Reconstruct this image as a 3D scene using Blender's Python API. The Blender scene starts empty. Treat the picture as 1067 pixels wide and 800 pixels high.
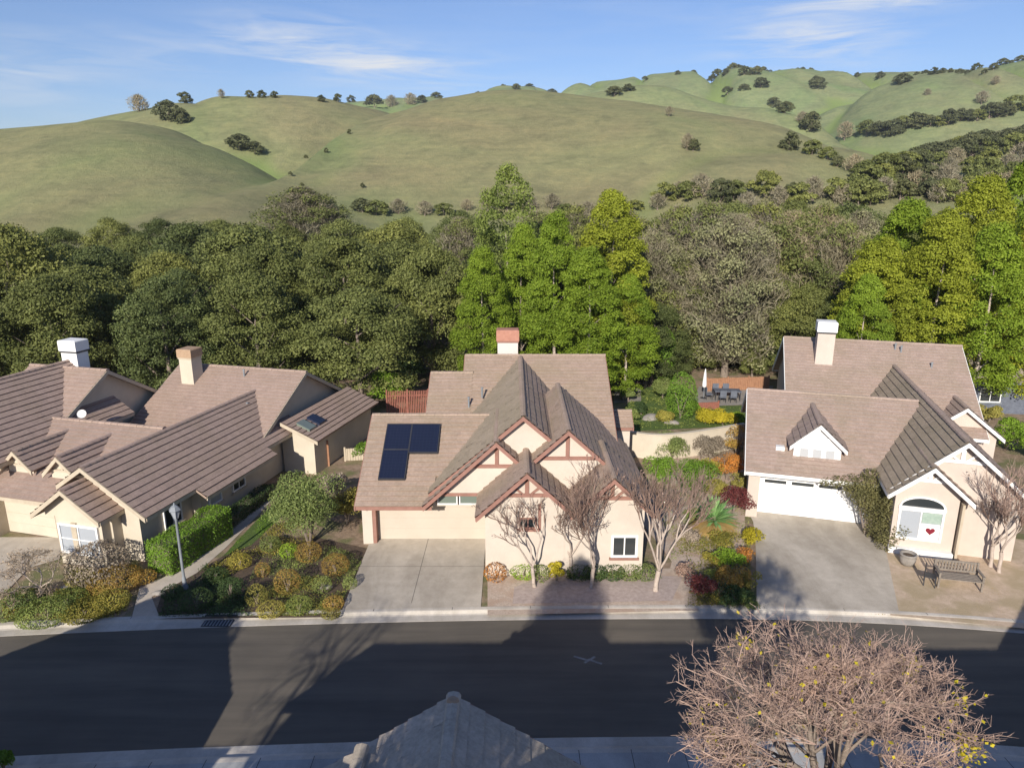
import bpy, math, random
import numpy as np
from mathutils import Vector, Matrix
R = math.radians
random.seed(7); rng = np.random.default_rng(7)
sc = bpy.context.scene
COL = sc.collection

# ------------------------------------------------------------------ camera numbers
CAM_H, PITCH, FPX, CX, CY = 15.5, R(15), 741.0, 533.5, 400.0
_s, _c = math.sin(PITCH), math.cos(PITCH)
def at(px, py, h=0.0):
    """world x, y of the point at height h seen at photo pixel px, py"""
    u = (px-CX)/FPX; v = (py-CY)/FPX
    z = (CAM_H-h)/(_s+v*_c)
    return u*z, z*(_c-v*_s)
def at_depth(px, py, D):
    """world x, height of the point at depth D (world y)"""
    v = (py-CY)/FPX
    dh = D*math.tan(PITCH+math.atan(v))
    z = D*_c+dh*_s
    return (px-CX)/FPX*z, CAM_H-dh

# ------------------------------------------------------------------ helpers
def tag(o, label=None, cat=None, group=None, kind=None):
    if label: o['label'] = label
    if cat: o['category'] = cat
    if group: o['group'] = group
    if kind: o['kind'] = kind
    return o
def empty(name, loc, rz=0.0):
    o = bpy.data.objects.new(name, None); COL.objects.link(o)
    o.location = loc; o.rotation_euler = (0, 0, rz); o.empty_display_size = .2
    return o
class MB:
    def __init__(s): s.v = []; s.f = []; s.m = []; s.mi = 0
    def quad(s, a, b, c, d):
        n = len(s.v); s.v += [tuple(a), tuple(b), tuple(c), tuple(d)]; s.f.append((n, n+1, n+2, n+3)); s.m.append(s.mi)
    def tri(s, a, b, c):
        n = len(s.v); s.v += [tuple(a), tuple(b), tuple(c)]; s.f.append((n, n+1, n+2)); s.m.append(s.mi)
    def poly(s, pts):
        n = len(s.v); s.v += [tuple(p) for p in pts]; s.f.append(tuple(range(n, n+len(pts)))); s.m.append(s.mi)
    def add(s, vs, fs):
        n = len(s.v); s.v += [tuple(p) for p in vs]
        for f in fs: s.f.append(tuple(n+i for i in f)); s.m.append(s.mi)
    def box(s, x0, x1, y0, y1, z0, z1):
        vs = [(x, y, z) for z in (z0, z1) for y in (y0, y1) for x in (x0, x1)]
        s.add(vs, [(0, 2, 3, 1), (4, 5, 7, 6), (0, 1, 5, 4), (2, 6, 7, 3), (0, 4, 6, 2), (1, 3, 7, 5)])
    def bbox(s, x0, x1, y0, y1, z0, z1, b=.01):
        """box with chamfered top"""
        vs = [(x0, y0, z0), (x1, y0, z0), (x1, y1, z0), (x0, y1, z0),
              (x0, y0, z1-b), (x1, y0, z1-b), (x1, y1, z1-b), (x0, y1, z1-b),
              (x0+b, y0+b, z1), (x1-b, y0+b, z1), (x1-b, y1-b, z1), (x0+b, y1-b, z1)]
        s.add(vs, [(3, 2, 1, 0), (0, 1, 5, 4), (1, 2, 6, 5), (2, 3, 7, 6), (3, 0, 4, 7), (4, 5, 9, 8), (5, 6, 10, 9), (6, 7, 11, 10), (7, 4, 8, 11), (8, 9, 10, 11)])
    def prism(s, poly, axis, a0, a1):
        """poly: 2D points (horizontal, h); extruded along the other horizontal axis"""
        n = len(poly)
        def P(p, a): return (p[0], a, p[1]) if axis == 'y' else (a, p[0], p[1])
        vs = [P(p, a0) for p in poly]+[P(p, a1) for p in poly]
        fs = [tuple(range(n)), tuple(range(2*n-1, n-1, -1))]+[(i, i+n, (i+1) % n+n, (i+1) % n) for i in range(n)]
        s.add(vs, fs)
    def tube(s, p0, p1, r0, r1, k=6, cap=True):
        p0 = Vector(p0); p1 = Vector(p1); d = (p1-p0)
        if d.length < 1e-6: return
        d.normalize(); a = d.orthogonal().normalized(); b = d.cross(a)
        vs = []
        for p, r in ((p0, r0), (p1, r1)):
            for i in range(k):
                t = 2*math.pi*i/k; vs.append(p+a*math.cos(t)*r+b*math.sin(t)*r)
        fs = [(i, (i+1) % k, (i+1) % k+k, i+k) for i in range(k)]
        if cap: fs += [tuple(range(k-1, -1, -1)), tuple(range(k, 2*k))]
        s.add(vs, fs)
    def lathe(s, prof, c=(0, 0, 0), k=16):
        vs = []; fs = []
        for r, z in prof:
            for i in range(k):
                t = 2*math.pi*i/k; vs.append((c[0]+r*math.cos(t), c[1]+r*math.sin(t), c[2]+z))
        for j in range(len(prof)-1):
            for i in range(k): fs.append((j*k+i, j*k+(i+1) % k, (j+1)*k+(i+1) % k, (j+1)*k+i))
        s.add(vs, fs)
    def build(s, name, mats, parent=None, smooth=False):
        me = bpy.data.meshes.new(name); me.from_pydata(s.v, [], s.f)
        if not isinstance(mats, (list, tuple)): mats = [mats]
        for m in mats: me.materials.append(m)
        if len(mats) > 1: me.polygons.foreach_set('material_index', s.m)
        if smooth: me.polygons.foreach_set('use_smooth', [True]*len(me.polygons))
        me.update()
        o = bpy.data.objects.new(name, me); COL.objects.link(o)
        if parent: o.parent = parent
        return o
def link_mesh(name, me, parent=None, loc=(0, 0, 0)):
    o = bpy.data.objects.new(name, me); COL.objects.link(o); o.location = loc
    if parent: o.parent = parent
    return o
def np_quads(name, V, mat, smooth=False):
    """V: (N,4,3) separate quads"""
    n = len(V); me = bpy.data.meshes.new(name)
    me.vertices.add(n*4); me.vertices.foreach_set('co', V.reshape(-1).astype(np.float32))
    me.loops.add(n*4); me.loops.foreach_set('vertex_index', np.arange(n*4, dtype=np.int32))
    me.polygons.add(n); me.polygons.foreach_set('loop_start', np.arange(0, n*4, 4, dtype=np.int32))
    me.polygons.foreach_set('loop_total', np.full(n, 4, dtype=np.int32))
    if isinstance(mat, (list, tuple)):
        for m in mat: me.materials.append(m)
    else: me.materials.append(mat)
    me.update(calc_edges=True)
    return me

# ------------------------------------------------------------------ materials
def newmat(name, rough=.8, spec=.3):
    m = bpy.data.materials.new(name); m.use_nodes = True
    nt = m.node_tree; b = nt.nodes['Principled BSDF']
    b.inputs['Roughness'].default_value = rough
    b.inputs['Specular IOR Level'].default_value = spec
    return m, nt, b
def N(nt, t, **k):
    n = nt.nodes.new(t)
    for a, v in k.items(): setattr(n, a, v)
    return n
def ramp(nt, src, stops):
    r = N(nt, 'ShaderNodeValToRGB'); cr = r.color_ramp
    while len(cr.elements) < len(stops): cr.elements.new(.5)
    for e, (p, c) in zip(cr.elements, stops): e.position = p; e.color = (*c, 1)
    nt.links.new(src, r.inputs[0]); return r.outputs[0]
def mix(nt, f, a, b, mode='MIX'):
    m = N(nt, 'ShaderNodeMix', data_type='RGBA', blend_type=mode)
    if isinstance(f, (int, float)): m.inputs[0].default_value = f
    else: nt.links.new(f, m.inputs[0])
    for i, x in ((6, a), (7, b)):
        if isinstance(x, tuple): m.inputs[i].default_value = (*x, 1)
        else: nt.links.new(x, m.inputs[i])
    return m.outputs[2]
def noise(nt, scale, detail=6, rough=.6, vec=None, dist=0):
    n = N(nt, 'ShaderNodeTexNoise'); n.inputs['Scale'].default_value = scale
    n.inputs['Detail'].default_value = detail; n.inputs['Roughness'].default_value = rough
    n.inputs['Distortion'].default_value = dist
    if vec is not None: nt.links.new(vec, n.inputs['Vector'])
    return n.outputs['Fac']
def coords(nt, which='Object'):
    return N(nt, 'ShaderNodeTexCoord').outputs[which]
def worldpos(nt): return N(nt, 'ShaderNodeNewGeometry').outputs['Position']
def scaled(nt, vec, s):
    m = N(nt, 'ShaderNodeMapping'); m.inputs['Scale'].default_value = s; nt.links.new(vec, m.inputs['Vector']); return m.outputs[0]
def bump(nt, b, h, strength=.3, dist=.02):
    n = N(nt, 'ShaderNodeBump'); n.inputs['Strength'].default_value = strength; n.inputs['Distance'].default_value = dist
    nt.links.new(h, n.inputs['Height']); nt.links.new(n.outputs[0], b.inputs['Normal'])
def two_tone(name, a, b_, scale, rough=.85, bscale=None, bstr=.3, bdist=.02, third=None, detail=8):
    m, nt, b = newmat(name, rough)
    p = worldpos(nt)
    f = noise(nt, scale, detail, .65, p)
    c = ramp(nt, f, [(.32, a), (.68, b_)])
    if third:
        f2 = noise(nt, scale*.17, 4, .5, p, .5)
        f2r = ramp(nt, f2, [(.45, (0, 0, 0)), (.62, (1, 1, 1))])
        c = mix(nt, f2r, c, third)
    nt.links.new(c, b.inputs['Base Color'])
    if bscale: bump(nt, b, noise(nt, bscale, 6, .7, p), bstr, bdist)
    return m
def island_mat(name, stops, rough=.8, spec=.2, transl=0, nscale=None, nd=.25):
    m, nt, b = newmat(name, rough, spec)
    g = N(nt, 'ShaderNodeNewGeometry').outputs['Random Per Island']
    c = ramp(nt, g, stops)
    if nscale:
        oi = N(nt, 'ShaderNodeObjectInfo').outputs['Random']
        f = noise(nt, nscale, 5, .6, worldpos(nt))
        dk = ramp(nt, f, [(.35, (1-nd, 1-nd*.9, 1-nd)), (.65, (1+nd, 1+nd*.9, 1+nd*.7))])
        c = mix(nt, 1.0, c, dk, 'MULTIPLY')
        oc = ramp(nt, oi, [(0, (1-nd*.8, 1-nd*.8, 1-nd)), (.5, (1, 1, 1)), (1, (1+nd*.9, 1+nd*.6, 1))])
        c = mix(nt, 1.0, c, oc, 'MULTIPLY')
    nt.links.new(c, b.inputs['Base Color'])
    if transl:
        t = N(nt, 'ShaderNodeBsdfTranslucent'); nt.links.new(c, t.inputs['Color'])
        ms = N(nt, 'ShaderNodeMixShader'); ms.inputs[0].default_value = transl
        nt.links.new(b.outputs[0], ms.inputs[1]); nt.links.new(t.outputs[0], ms.inputs[2])
        nt.links.new(ms.outputs[0], nt.nodes['Material Output'].inputs['Surface'])
    return m
M = {}
def roof_mat(name, base, moss):
    m, nt, b = newmat(name, .85, .2)
    g = N(nt, 'ShaderNodeNewGeometry').outputs['Random Per Island']
    lo = tuple(x*.93 for x in base); hi = tuple(min(1, x*1.07) for x in base)
    c = ramp(nt, g, [(0, lo), (.5, base), (1, hi)])
    p = coords(nt)
    f = noise(nt, .55, 7, .65, p, .4)
    fr = ramp(nt, f, [(.42, (0, 0, 0)), (.72, (.8, .8, .8))])
    c = mix(nt, fr, c, moss)
    f3 = noise(nt, 9, 5, .7, p)
    c = mix(nt, 1.0, c, ramp(nt, f3, [(.3, (.8, .8, .8)), (.7, (1.15, 1.15, 1.15))]), 'MULTIPLY')
    nt.links.new(c, b.inputs['Base Color'])
    bump(nt, b, noise(nt, 30, 4, .7, p), .35, .01)
    return m
M['roofC'] = roof_mat('roof_tile_centre', (.365, .272, .215), (.30, .24, .165))
M['roofR'] = roof_mat('roof_tile_right', (.375, .283, .235), (.30, .24, .175))
M['roofL'] = roof_mat('roof_tile_left', (.355, .262, .217), (.32, .24, .185))
M['roof_moss'] = roof_mat('roof_tile_mossy', (.37, .295, .215), (.29, .24, .16))
M['roofG'] = roof_mat('roof_tile_grey', (.47, .40, .33), (.36, .31, .24))
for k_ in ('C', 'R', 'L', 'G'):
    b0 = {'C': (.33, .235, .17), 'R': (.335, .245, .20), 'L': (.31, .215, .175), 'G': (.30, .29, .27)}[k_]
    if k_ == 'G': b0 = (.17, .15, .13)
    M['edge'+k_] = two_tone('tile_butt_'+k_, tuple(x*.72 for x in b0), tuple(x*.95 for x in b0), 4, .9)  # riser faces coloured darker to draw the shade line under each course
def stucco(name, c, var=.07):
    m = two_tone(name, tuple(x*(1-var) for x in c), tuple(min(1, x*(1+var)) for x in c), 1.1, .9, 40, .25, .01)
    return m
M['wallC'] = stucco('stucco_centre', (.545, .475, .405))
M['wallR'] = stucco('stucco_right', (.525, .445, .385))
M['wallL'] = stucco('stucco_left', (.53, .465, .37))
M['wallP'] = stucco('stucco_panel', (.60, .54, .50), .04)
M['white'] = two_tone('white_paint', (.74, .73, .71), (.82, .81, .79), 2.0, .55)
M['trimC'] = two_tone('trim_brown', (.25, .13, .10), (.31, .165, .13), 3, .7)
M['trimL'] = two_tone('trim_tan', (.42, .35, .26), (.5, .43, .33), 3, .7)
M['dark'] = two_tone('dark_metal', (.035, .035, .04), (.05, .05, .055), 4, .5)
M['garageC'] = two_tone('garage_door_cream', (.47, .41, .34), (.52, .455, .38), .8, .7)
M['garageR'] = two_tone('garage_door_white', (.78, .78, .78), (.86, .86, .86), 1.2, .5)
M['tan_cap'] = two_tone('chimney_cap', (.33, .22, .14), (.42, .29, .19), 5, .8)
M['red_cap'] = two_tone('chimney_cap_red', (.36, .17, .12), (.44, .22, .16), 5, .8)
M['wood'] = two_tone('wood_orange', (.26, .13, .075), (.36, .19, .11), 6, .7, 20, .3)
M['brick'] = two_tone('brick_red', (.20, .075, .055), (.30, .12, .085), 7, .8, 20, .3)
M['bench'] = two_tone('bench_wood', (.16, .135, .115), (.25, .215, .18), 9, .8)
M['stone'] = two_tone('garden_stone', (.22, .20, .18), (.34, .31, .28), 3, .9, 14, .5, .03)
M['bark'] = two_tone('bark_grey', (.16, .125, .10), (.27, .22, .18), 12, .95, 30, .6, .02)
M['barkL'] = two_tone('bark_pale', (.36, .29, .24), (.50, .42, .36), 9, .95, 30, .5, .02)
M['lamp'] = two_tone('lamp_post_paint', (.17, .185, .20), (.24, .26, .28), 3, .5)
M['red'] = two_tone('heart_red', (.16, .01, .02), (.22, .015, .03), 3, .6)
def glass_mat(name, tint):
    m, nt, b = newmat(name, .08, .8)
    b.inputs['Base Color'].default_value = (*tint, 1); return m
M['glass'] = glass_mat('window_glass', (.035, .04, .042))
M['glassP'] = glass_mat('window_pale_blind', (.36, .385, .42)); M['glassP'].node_tree.nodes['Principled BSDF'].inputs['Roughness'].default_value = .25
M['glassG'] = glass_mat('window_green_glass', (.16, .19, .16))
def solar_mat():
    m, nt, b = newmat('solar_cells', .18, .6)
    p = coords(nt); s = N(nt, 'ShaderNodeSeparateXYZ'); nt.links.new(p, s.inputs[0])
    fs = []
    for i, pr in ((0, .16), (1, .16)):
        w = N(nt, 'ShaderNodeMath', operation='MODULO'); a = N(nt, 'ShaderNodeMath', operation='ADD'); a.inputs[1].default_value = 100
        nt.links.new(s.outputs[i], a.inputs[0]); nt.links.new(a.outputs[0], w.inputs[0]); w.inputs[1].default_value = pr
        l = N(nt, 'ShaderNodeMath', operation='LESS_THAN'); nt.links.new(w.outputs[0], l.inputs[0]); l.inputs[1].default_value = .006; fs.append(l.outputs[0])
    mx = N(nt, 'ShaderNodeMath', operation='MAXIMUM'); nt.links.new(fs[0], mx.inputs[0]); nt.links.new(fs[1], mx.inputs[1])
    nt.links.new(mix(nt, mx.outputs[0], (.012, .016, .035), (.028, .034, .06)), b.inputs['Base Color']); return m
M['solar'] = solar_mat()
# ground materials
def asphalt():
    m, nt, b = newmat('asphalt', .85, .3)
    p = worldpos(nt)
    c = ramp(nt, noise(nt, 55, 3, .7, p), [(.3, (.088, .078, .065)), (.75, (.145, .13, .11))])
    st = noise(nt, 1.0, 5, .6, scaled(nt, p, (.12, 1.6, 1)), .3)
    c = mix(nt, 1.0, c, ramp(nt, st, [(.3, (.82, .82, .82)), (.7, (1.25, 1.22, 1.18))]), 'MULTIPLY')
    bl = noise(nt, .25, 4, .6, p)
    c = mix(nt, 1.0, c, ramp(nt, bl, [(.35, (.9, .9, .9)), (.65, (1.15, 1.13, 1.1))]), 'MULTIPLY')
    nt.links.new(c, b.inputs['Base Color']); bump(nt, b, noise(nt, 90, 3, .8, p), .5, .01); return m
M['asphalt'] = asphalt()
def concrete(name, a, b_, crack=True):
    m, nt, b = newmat(name, .9, .25); p = worldpos(nt)
    c = ramp(nt, noise(nt, 2.2, 8, .7, p), [(.3, a), (.7, b_)])
    f = noise(nt, .6, 5, .6, scaled(nt, p, (1, .35, 1)), .6)
    c = mix(nt, 1.0, c, ramp(nt, f, [(.35, (.78, .77, .76)), (.6, (1.05, 1.05, 1.05))]), 'MULTIPLY')
    c = mix(nt, 1.0, c, ramp(nt, noise(nt, 45, 3, .8, p), [(.3, (.86, .86, .86)), (.7, (1.1, 1.1, 1.1))]), 'MULTIPLY')
    nt.links.new(c, b.inputs['Base Color']); bump(nt, b, noise(nt, 60, 4, .7, p), .25, .01); return m
M['drive'] = concrete('driveway_concrete', (.42, .37, .305), (.53, .475, .40))
M['kerb'] = concrete('kerb_concrete', (.46, .42, .36), (.58, .53, .47))
M['path'] = concrete('path_concrete', (.44, .38, .31), (.55, .48, .40))
M['walk'] = concrete('pavement_concrete', (.36, .36, .35), (.45, .45, .44))
M['joint'] = two_tone('joint_dark', (.08, .075, .07), (.11, .1, .09), 8)
M['mulch'] = two_tone('yard_mulch', (.22, .155, .105), (.38, .28, .20), 5, .95, 18, .8, .05, third=(.16, .16, .07))
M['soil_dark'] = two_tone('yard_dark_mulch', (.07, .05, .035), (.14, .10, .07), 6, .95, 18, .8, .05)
M['gravel'] = two_tone('yard_gravel', (.42, .33, .26), (.60, .49, .40), 9, .95, 30, .8, .04, third=(.46, .34, .26))
M['paver'] = two_tone('yard_paver', (.33, .265, .235), (.47, .385, .345), 6, .9, 25, .5, .02)
M['dust'] = two_tone('yard_dry_lawn', (.46, .345, .245), (.62, .485, .36), 4, .95, 24, .7, .04, third=(.42, .33, .21))
M['lawn'] = two_tone('lawn', (.06, .10, .02), (.11, .16, .04), 8, .95, 40, .7, .04)
M['ground'] = two_tone('forest_floor', (.05, .045, .028), (.10, .09, .05), .6, .95, 5, .6, .1)
def hill_mat():
    m, nt, b = newmat('hill_grass', .95, .1); p = worldpos(nt)
    c = ramp(nt, noise(nt, .012, 7, .6, p, .6), [(.3, (.245, .215, .118)), (.5, (.235, .235, .118)), (.7, (.195, .235, .10))])
    f = noise(nt, .09, 8, .7, scaled(nt, p, (1, 1, 2.2)), .8)
    c = mix(nt, 1.0, c, ramp(nt, f, [(.3, (.74, .76, .78)), (.5, (1, 1, 1)), (.72, (1.22, 1.16, 1.1))]), 'MULTIPLY')
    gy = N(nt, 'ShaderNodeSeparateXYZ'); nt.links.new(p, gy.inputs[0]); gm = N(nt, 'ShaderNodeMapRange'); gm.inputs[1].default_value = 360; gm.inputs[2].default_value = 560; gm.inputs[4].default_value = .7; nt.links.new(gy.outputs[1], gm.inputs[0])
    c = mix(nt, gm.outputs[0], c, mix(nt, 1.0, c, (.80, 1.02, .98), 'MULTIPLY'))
    c = mix(nt, 1.0, c, ramp(nt, noise(nt, .35, 6, .75, p, .5), [(.3, (.82, .83, .84)), (.7, (1.16, 1.14, 1.12))]), 'MULTIPLY')
    # terracettes: faint contour-following cattle tracks
    z = N(nt, 'ShaderNodeSeparateXYZ'); nt.links.new(p, z.inputs[0])
    cv = N(nt, 'ShaderNodeCombineXYZ')
    nx = N(nt, 'ShaderNodeMath', operation='MULTIPLY'); nt.links.new(z.outputs[0], nx.inputs[0]); nx.inputs[1].default_value = .03
    nz = N(nt, 'ShaderNodeMath', operation='MULTIPLY'); nt.links.new(z.outputs[2], nz.inputs[0]); nz.inputs[1].default_value = 1.1
    nt.links.new(nx.outputs[0], cv.inputs[0]); nt.links.new(nz.outputs[0], cv.inputs[2])
    ts = noise(nt, 1.0, 5, .6, cv.outputs[0], .3)
    c = mix(nt, 1.0, c, ramp(nt, ts, [(.3, (.90, .90, .91)), (.5, (1, 1, 1)), (.7, (1.06, 1.05, 1.03))]), 'MULTIPLY')
    # lush green in hollows (attribute painted by terrain curvature = damp ground, a property of the soil)
    at_ = N(nt, 'ShaderNodeAttribute'); at_.attribute_name = 'damp'
    c = mix(nt, at_.outputs['Fac'], c, (.19, .245, .085))
    nt.links.new(c, b.inputs['Base Color'])
    bump(nt, b, noise(nt, .8, 8, .8, p), .9, .5); return m
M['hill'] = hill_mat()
# foliage
def leafm(key, a, b_, c, transl=.25, nscale=.35, nd=.22):
    M[key] = island_mat('foliage_'+key, [(0, tuple(x*.6+y*.4 for x, y in zip(a, b_))), (.5, b_), (1, tuple(x*.6+y*.4 for x, y in zip(c, b_)))], .65, .25, transl, nscale, nd)
leafm('oak', (.085, .105, .030), (.145, .165, .048), (.22, .235, .085), .15, .3, .26)
leafm('oak_dark', (.055, .075, .025), (.095, .12, .038), (.15, .17, .06), .12, .3, .25)
leafm('poplar', (.14, .22, .018), (.21, .30, .028), (.31, .385, .05), .35, .35, .2)
leafm('poplar_pale', (0.149, 0.196, 0.040), (0.230, 0.287, 0.069), (0.333, 0.391, 0.115), .35, .4, .2)
leafm('poplar_y', (.20, .235, .02), (.29, .33, .032), (.39, .41, .055), .35, .35, .2)
leafm('lime', (0.156, 0.264, 0.024), (0.240, 0.384, 0.036), (0.360, 0.504, 0.072), .35, .8, .2)
leafm('yellow', (.34, .30, .02), (.46, .40, .03), (.55, .46, .05), .35, .8, .2)
leafm('shrub', (0.120, 0.165, 0.045), (0.195, 0.247, 0.075), (0.300, 0.330, 0.120), .25, .8, .22)
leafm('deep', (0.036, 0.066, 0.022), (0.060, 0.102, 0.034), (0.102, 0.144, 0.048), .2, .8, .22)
leafm('hedge', (0.102, 0.192, 0.018), (0.156, 0.276, 0.030), (0.228, 0.372, 0.054), .3, 1.2, .18)
leafm('olive', (0.230, 0.223, 0.054), (0.338, 0.304, 0.074), (0.446, 0.365, 0.108), .25, 1.5, .25)
leafm('rust', (0.286, 0.156, 0.052), (0.390, 0.247, 0.065), (0.338, 0.312, 0.078), .25, 2.0, .25)
leafm('orange', (.42, .16, .03), (.5, .21, .05), (.3, .2, .06), .25, 1.5, .2)
leafm('burgundy', (.09, .02, .022), (.14, .035, .035), (.2, .06, .055), .2, 1.5, .2)
leafm('cover', (0.143, 0.169, 0.039), (0.312, 0.286, 0.058), (0.468, 0.351, 0.091), .25, 1.2, .35)
leafm('cover_green', (0.126, 0.182, 0.042), (0.210, 0.266, 0.070), (0.336, 0.336, 0.112), .25, 1.2, .3)
leafm('twig', (.20, .155, .12), (.29, .235, .185), (.37, .31, .25), .0, .3, .18)
leafm('twig_grey', (.17, .15, .10), (.25, .22, .155), (.32, .29, .215), .0, .3, .2)
leafm('twig_pink', (.23, .155, .135), (.33, .235, .205), (.43, .325, .285), .0, 1.0, .15)
leafm('twig_brown', (.185, .12, .095), (.26, .175, .145), (.34, .24, .20), .0, 1.0, .15)
leafm('hilltree', (.06, .072, .032), (.09, .10, .045), (.13, .135, .065), .1, .1, .25)
leafm('greybrown', (.17, .17, .085), (.235, .235, .12), (.31, .30, .17), .1, .25, .25)

# ------------------------------------------------------------------ leaf clouds
def leaf_quads(pts, size, rg, aspect=.6, nrm=None, jitter=1.0):
    n = len(pts)
    d = rg.normal(size=(n, 3))
    if nrm is not None: d = nrm*(1.4/jitter)+d*.8
    d /= np.linalg.norm(d, axis=1, keepdims=True)+1e-9
    a = np.cross(d, rg.normal(size=(n, 3))); a /= np.linalg.norm(a, axis=1, keepdims=True)+1e-9
    b = np.cross(d, a)
    s = (size*(.6+.8*rg.random((n, 1))))*.5
    a = a*s; b = b*s*aspect
    return np.stack([pts-a, pts-b*1.0, pts+a, pts+b*1.0], axis=1)
def sphere_pts(n, rg):
    d = rg.normal(size=(n, 3)); return d/np.linalg.norm(d, axis=1, keepdims=True)
def crown_mesh(name, mat, env, K, clump_r, n_per, leaf, seed, inner=.35, flat=.8, twig=None, aspect=.6):
    """env(t)->radius for t in 0..1 of height; returns mesh; env supplied as (height0, height1, func)"""
    rg = np.random.default_rng(seed); h0, h1, fr = env; V = []
    for k in range(K):
        t = rg.random()**.85; z = h0+(h1-h0)*t
        rr = fr(t); ang = rg.random()*2*math.pi
        q = rr*(inner+(1-inner)*rg.random()**.5)
        cr = clump_r*(.6+.8*rg.random())*(.55+.45*min(1, rr/(clump_r*2)))
        q = max(0, min(q, rr-cr*.4))
        c = np.array([q*math.cos(ang), q*math.sin(ang), z])
        n = int(n_per*(cr/clump_r)**2)+6
        d = sphere_pts(n, rg); d[:, 2] = np.where(d[:, 2] < -.3, -d[:, 2]*.6, d[:, 2])
        rad = cr*(.62+.45*rg.random((n, 1)))
        p = c+d*rad*np.array([1, 1, flat])
        V.append(leaf_quads(p, leaf, rg, aspect, d))
    me = np_quads(name, np.concatenate(V), mat)
    return me
def trunk_mesh(name, mat, height, r, rg, limbs=6, spread=2.0, lean=0.0):
    mb = MB(); n = 6; p = Vector((0, 0, -.1)); pts = [p.copy()]
    for i in range(n):
        p = p+Vector((rg.uniform(-.12, .12)*height*.08+lean*.1, rg.uniform(-.12, .12)*height*.08, height/n)); pts.append(p.copy())
    for i in range(n): mb.tube(pts[i], pts[i+1], r*(1-.8*i/n)*(1.25 if i == 0 else 1), r*(1-.8*(i+1)/n), 7, False)
    for k in range(limbs):
        i = rg.randint(1, n-1); a = rg.uniform(0, 6.28); q = pts[i]
        L = spread*rg.uniform(.6, 1.1); rr = r*(1-.8*i/n)*.6
        m1 = q+Vector((math.cos(a)*L*.5, math.sin(a)*L*.5, L*.45)); m2 = m1+Vector((math.cos(a+.3)*L*.5, math.sin(a+.3)*L*.5, L*.5))
        mb.tube(q, m1, rr, rr*.65, 5, False); mb.tube(m1, m2, rr*.65, rr*.2, 5, False)
    me = mb.build(name, mat, None, True); d = me.data; bpy.data.objects.remove(me); return d
# bare branching tree
def bare_tree_data(seed, height, r0, levels, spread_deg, trunk_h, nb=(3, 4), twig_len=.3, up=.25, wob=.18, leaf_frac=0, leaf=.07, minr=.004, ratio=.68, maxrad=None, flat_top=None):
    rg = random.Random(seed); mb = MB(); tips = []; tw = MB()
    def grow(p, d, L, r, lev):
        segs = 3 if lev < levels-1 else 2
        q = p.copy(); dd = d.copy()
        for i in range(segs):
            dd = (dd+Vector((rg.gauss(0, wob), rg.gauss(0, wob), rg.gauss(0, wob)+up*.3))).normalized()
            if flat_top and q.z > flat_top: dd.z *= .2; dd.normalize()
            n = q+dd*L/segs; ra = r*(1-.3*i/segs); rb = r*(1-.3*(i+1)/segs)
            (mb if lev < levels-2 else tw).tube(q, n, max(minr, ra), max(minr, rb), 6 if lev == 0 else (5 if lev < 3 else 3), False)
            q = n
            if lev >= 2 and rg.random() < .5 and lev < levels:
                side(q, dd, L*.55, r*.5, lev+1)
        if lev < levels:
            k = rg.randint(*nb)
            for j in range(k):
                side(q, dd, L*ratio*rg.uniform(.75, 1.2), r*.66, lev+1)
        else: tips.append(q)
    def side(q, dd, L, r, lev):
        if lev > levels: tips.append(q); return
        a = rg.uniform(0, 6.283); o = dd.orthogonal().normalized(); o2 = dd.cross(o)
        sp = R(spread_deg)*rg.uniform(.5, 1.25)
        nd = dd*math.cos(sp)+(o*math.cos(a)+o2*math.sin(a))*math.sin(sp)
        nd.z += up; nd.normalize()
        grow(q, nd, L, r, lev)
    # trunk
    p = Vector((0, 0, -.05)); d = Vector((0, 0, 1))
    q = p.copy()
    for i in range(4):
        n = q+Vector((rg.uniform(-.04, .04), rg.uniform(-.04, .04), trunk_h/4)); mb.tube(q, n, r0*(1.3 if i == 0 else 1), r0*.95, 8, False); q = n
    L = (height-trunk_h)*(.42)
    k = rg.randint(nb[0]+1, nb[1]+1)
    for j in range(k):
        a = 6.283*j/k+rg.uniform(-.4, .4); sp = R(spread_deg)*rg.uniform(.8, 1.3)
        grow(q, Vector((math.cos(a)*math.sin(sp), math.sin(a)*math.sin(sp), math.cos(sp))), L, r0*.55, 1)
    return mb, tw, tips
def bare_tree(name, loc, parms, bark, twigm, label, cat='tree', group=None, rz=0, leafmat=None, leaf_n=0, leaf=.08, leafpts=None, scale=1):
    mb, tw, tips = bare_tree_data(**parms)
    root = empty(name, loc, rz); tag(root, label, cat, group); root.scale = (scale,)*3
    mb.build('trunk', bark, root, True); tw.build('branches', twigm, root, True)
    if leafmat and leaf_n:
        rg = np.random.default_rng(parms['seed'])
        T = np.array([tuple(t) for t in tips]); idx = rg.integers(0, len(T), leaf_n)
        p = T[idx]+rg.normal(size=(leaf_n, 3))*.06
        if leafpts is not None: p = np.concatenate([p, leafpts])
        link_mesh('leaves', np_quads('leaves', leaf_quads(p, leaf, rg, .7), leafmat), root)
    return root
def copy_tree(o, parent=None):
    c = o.copy(); COL.objects.link(c); c.parent = parent
    for ch in o.children: copy_tree(ch, c)
    return c

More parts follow.
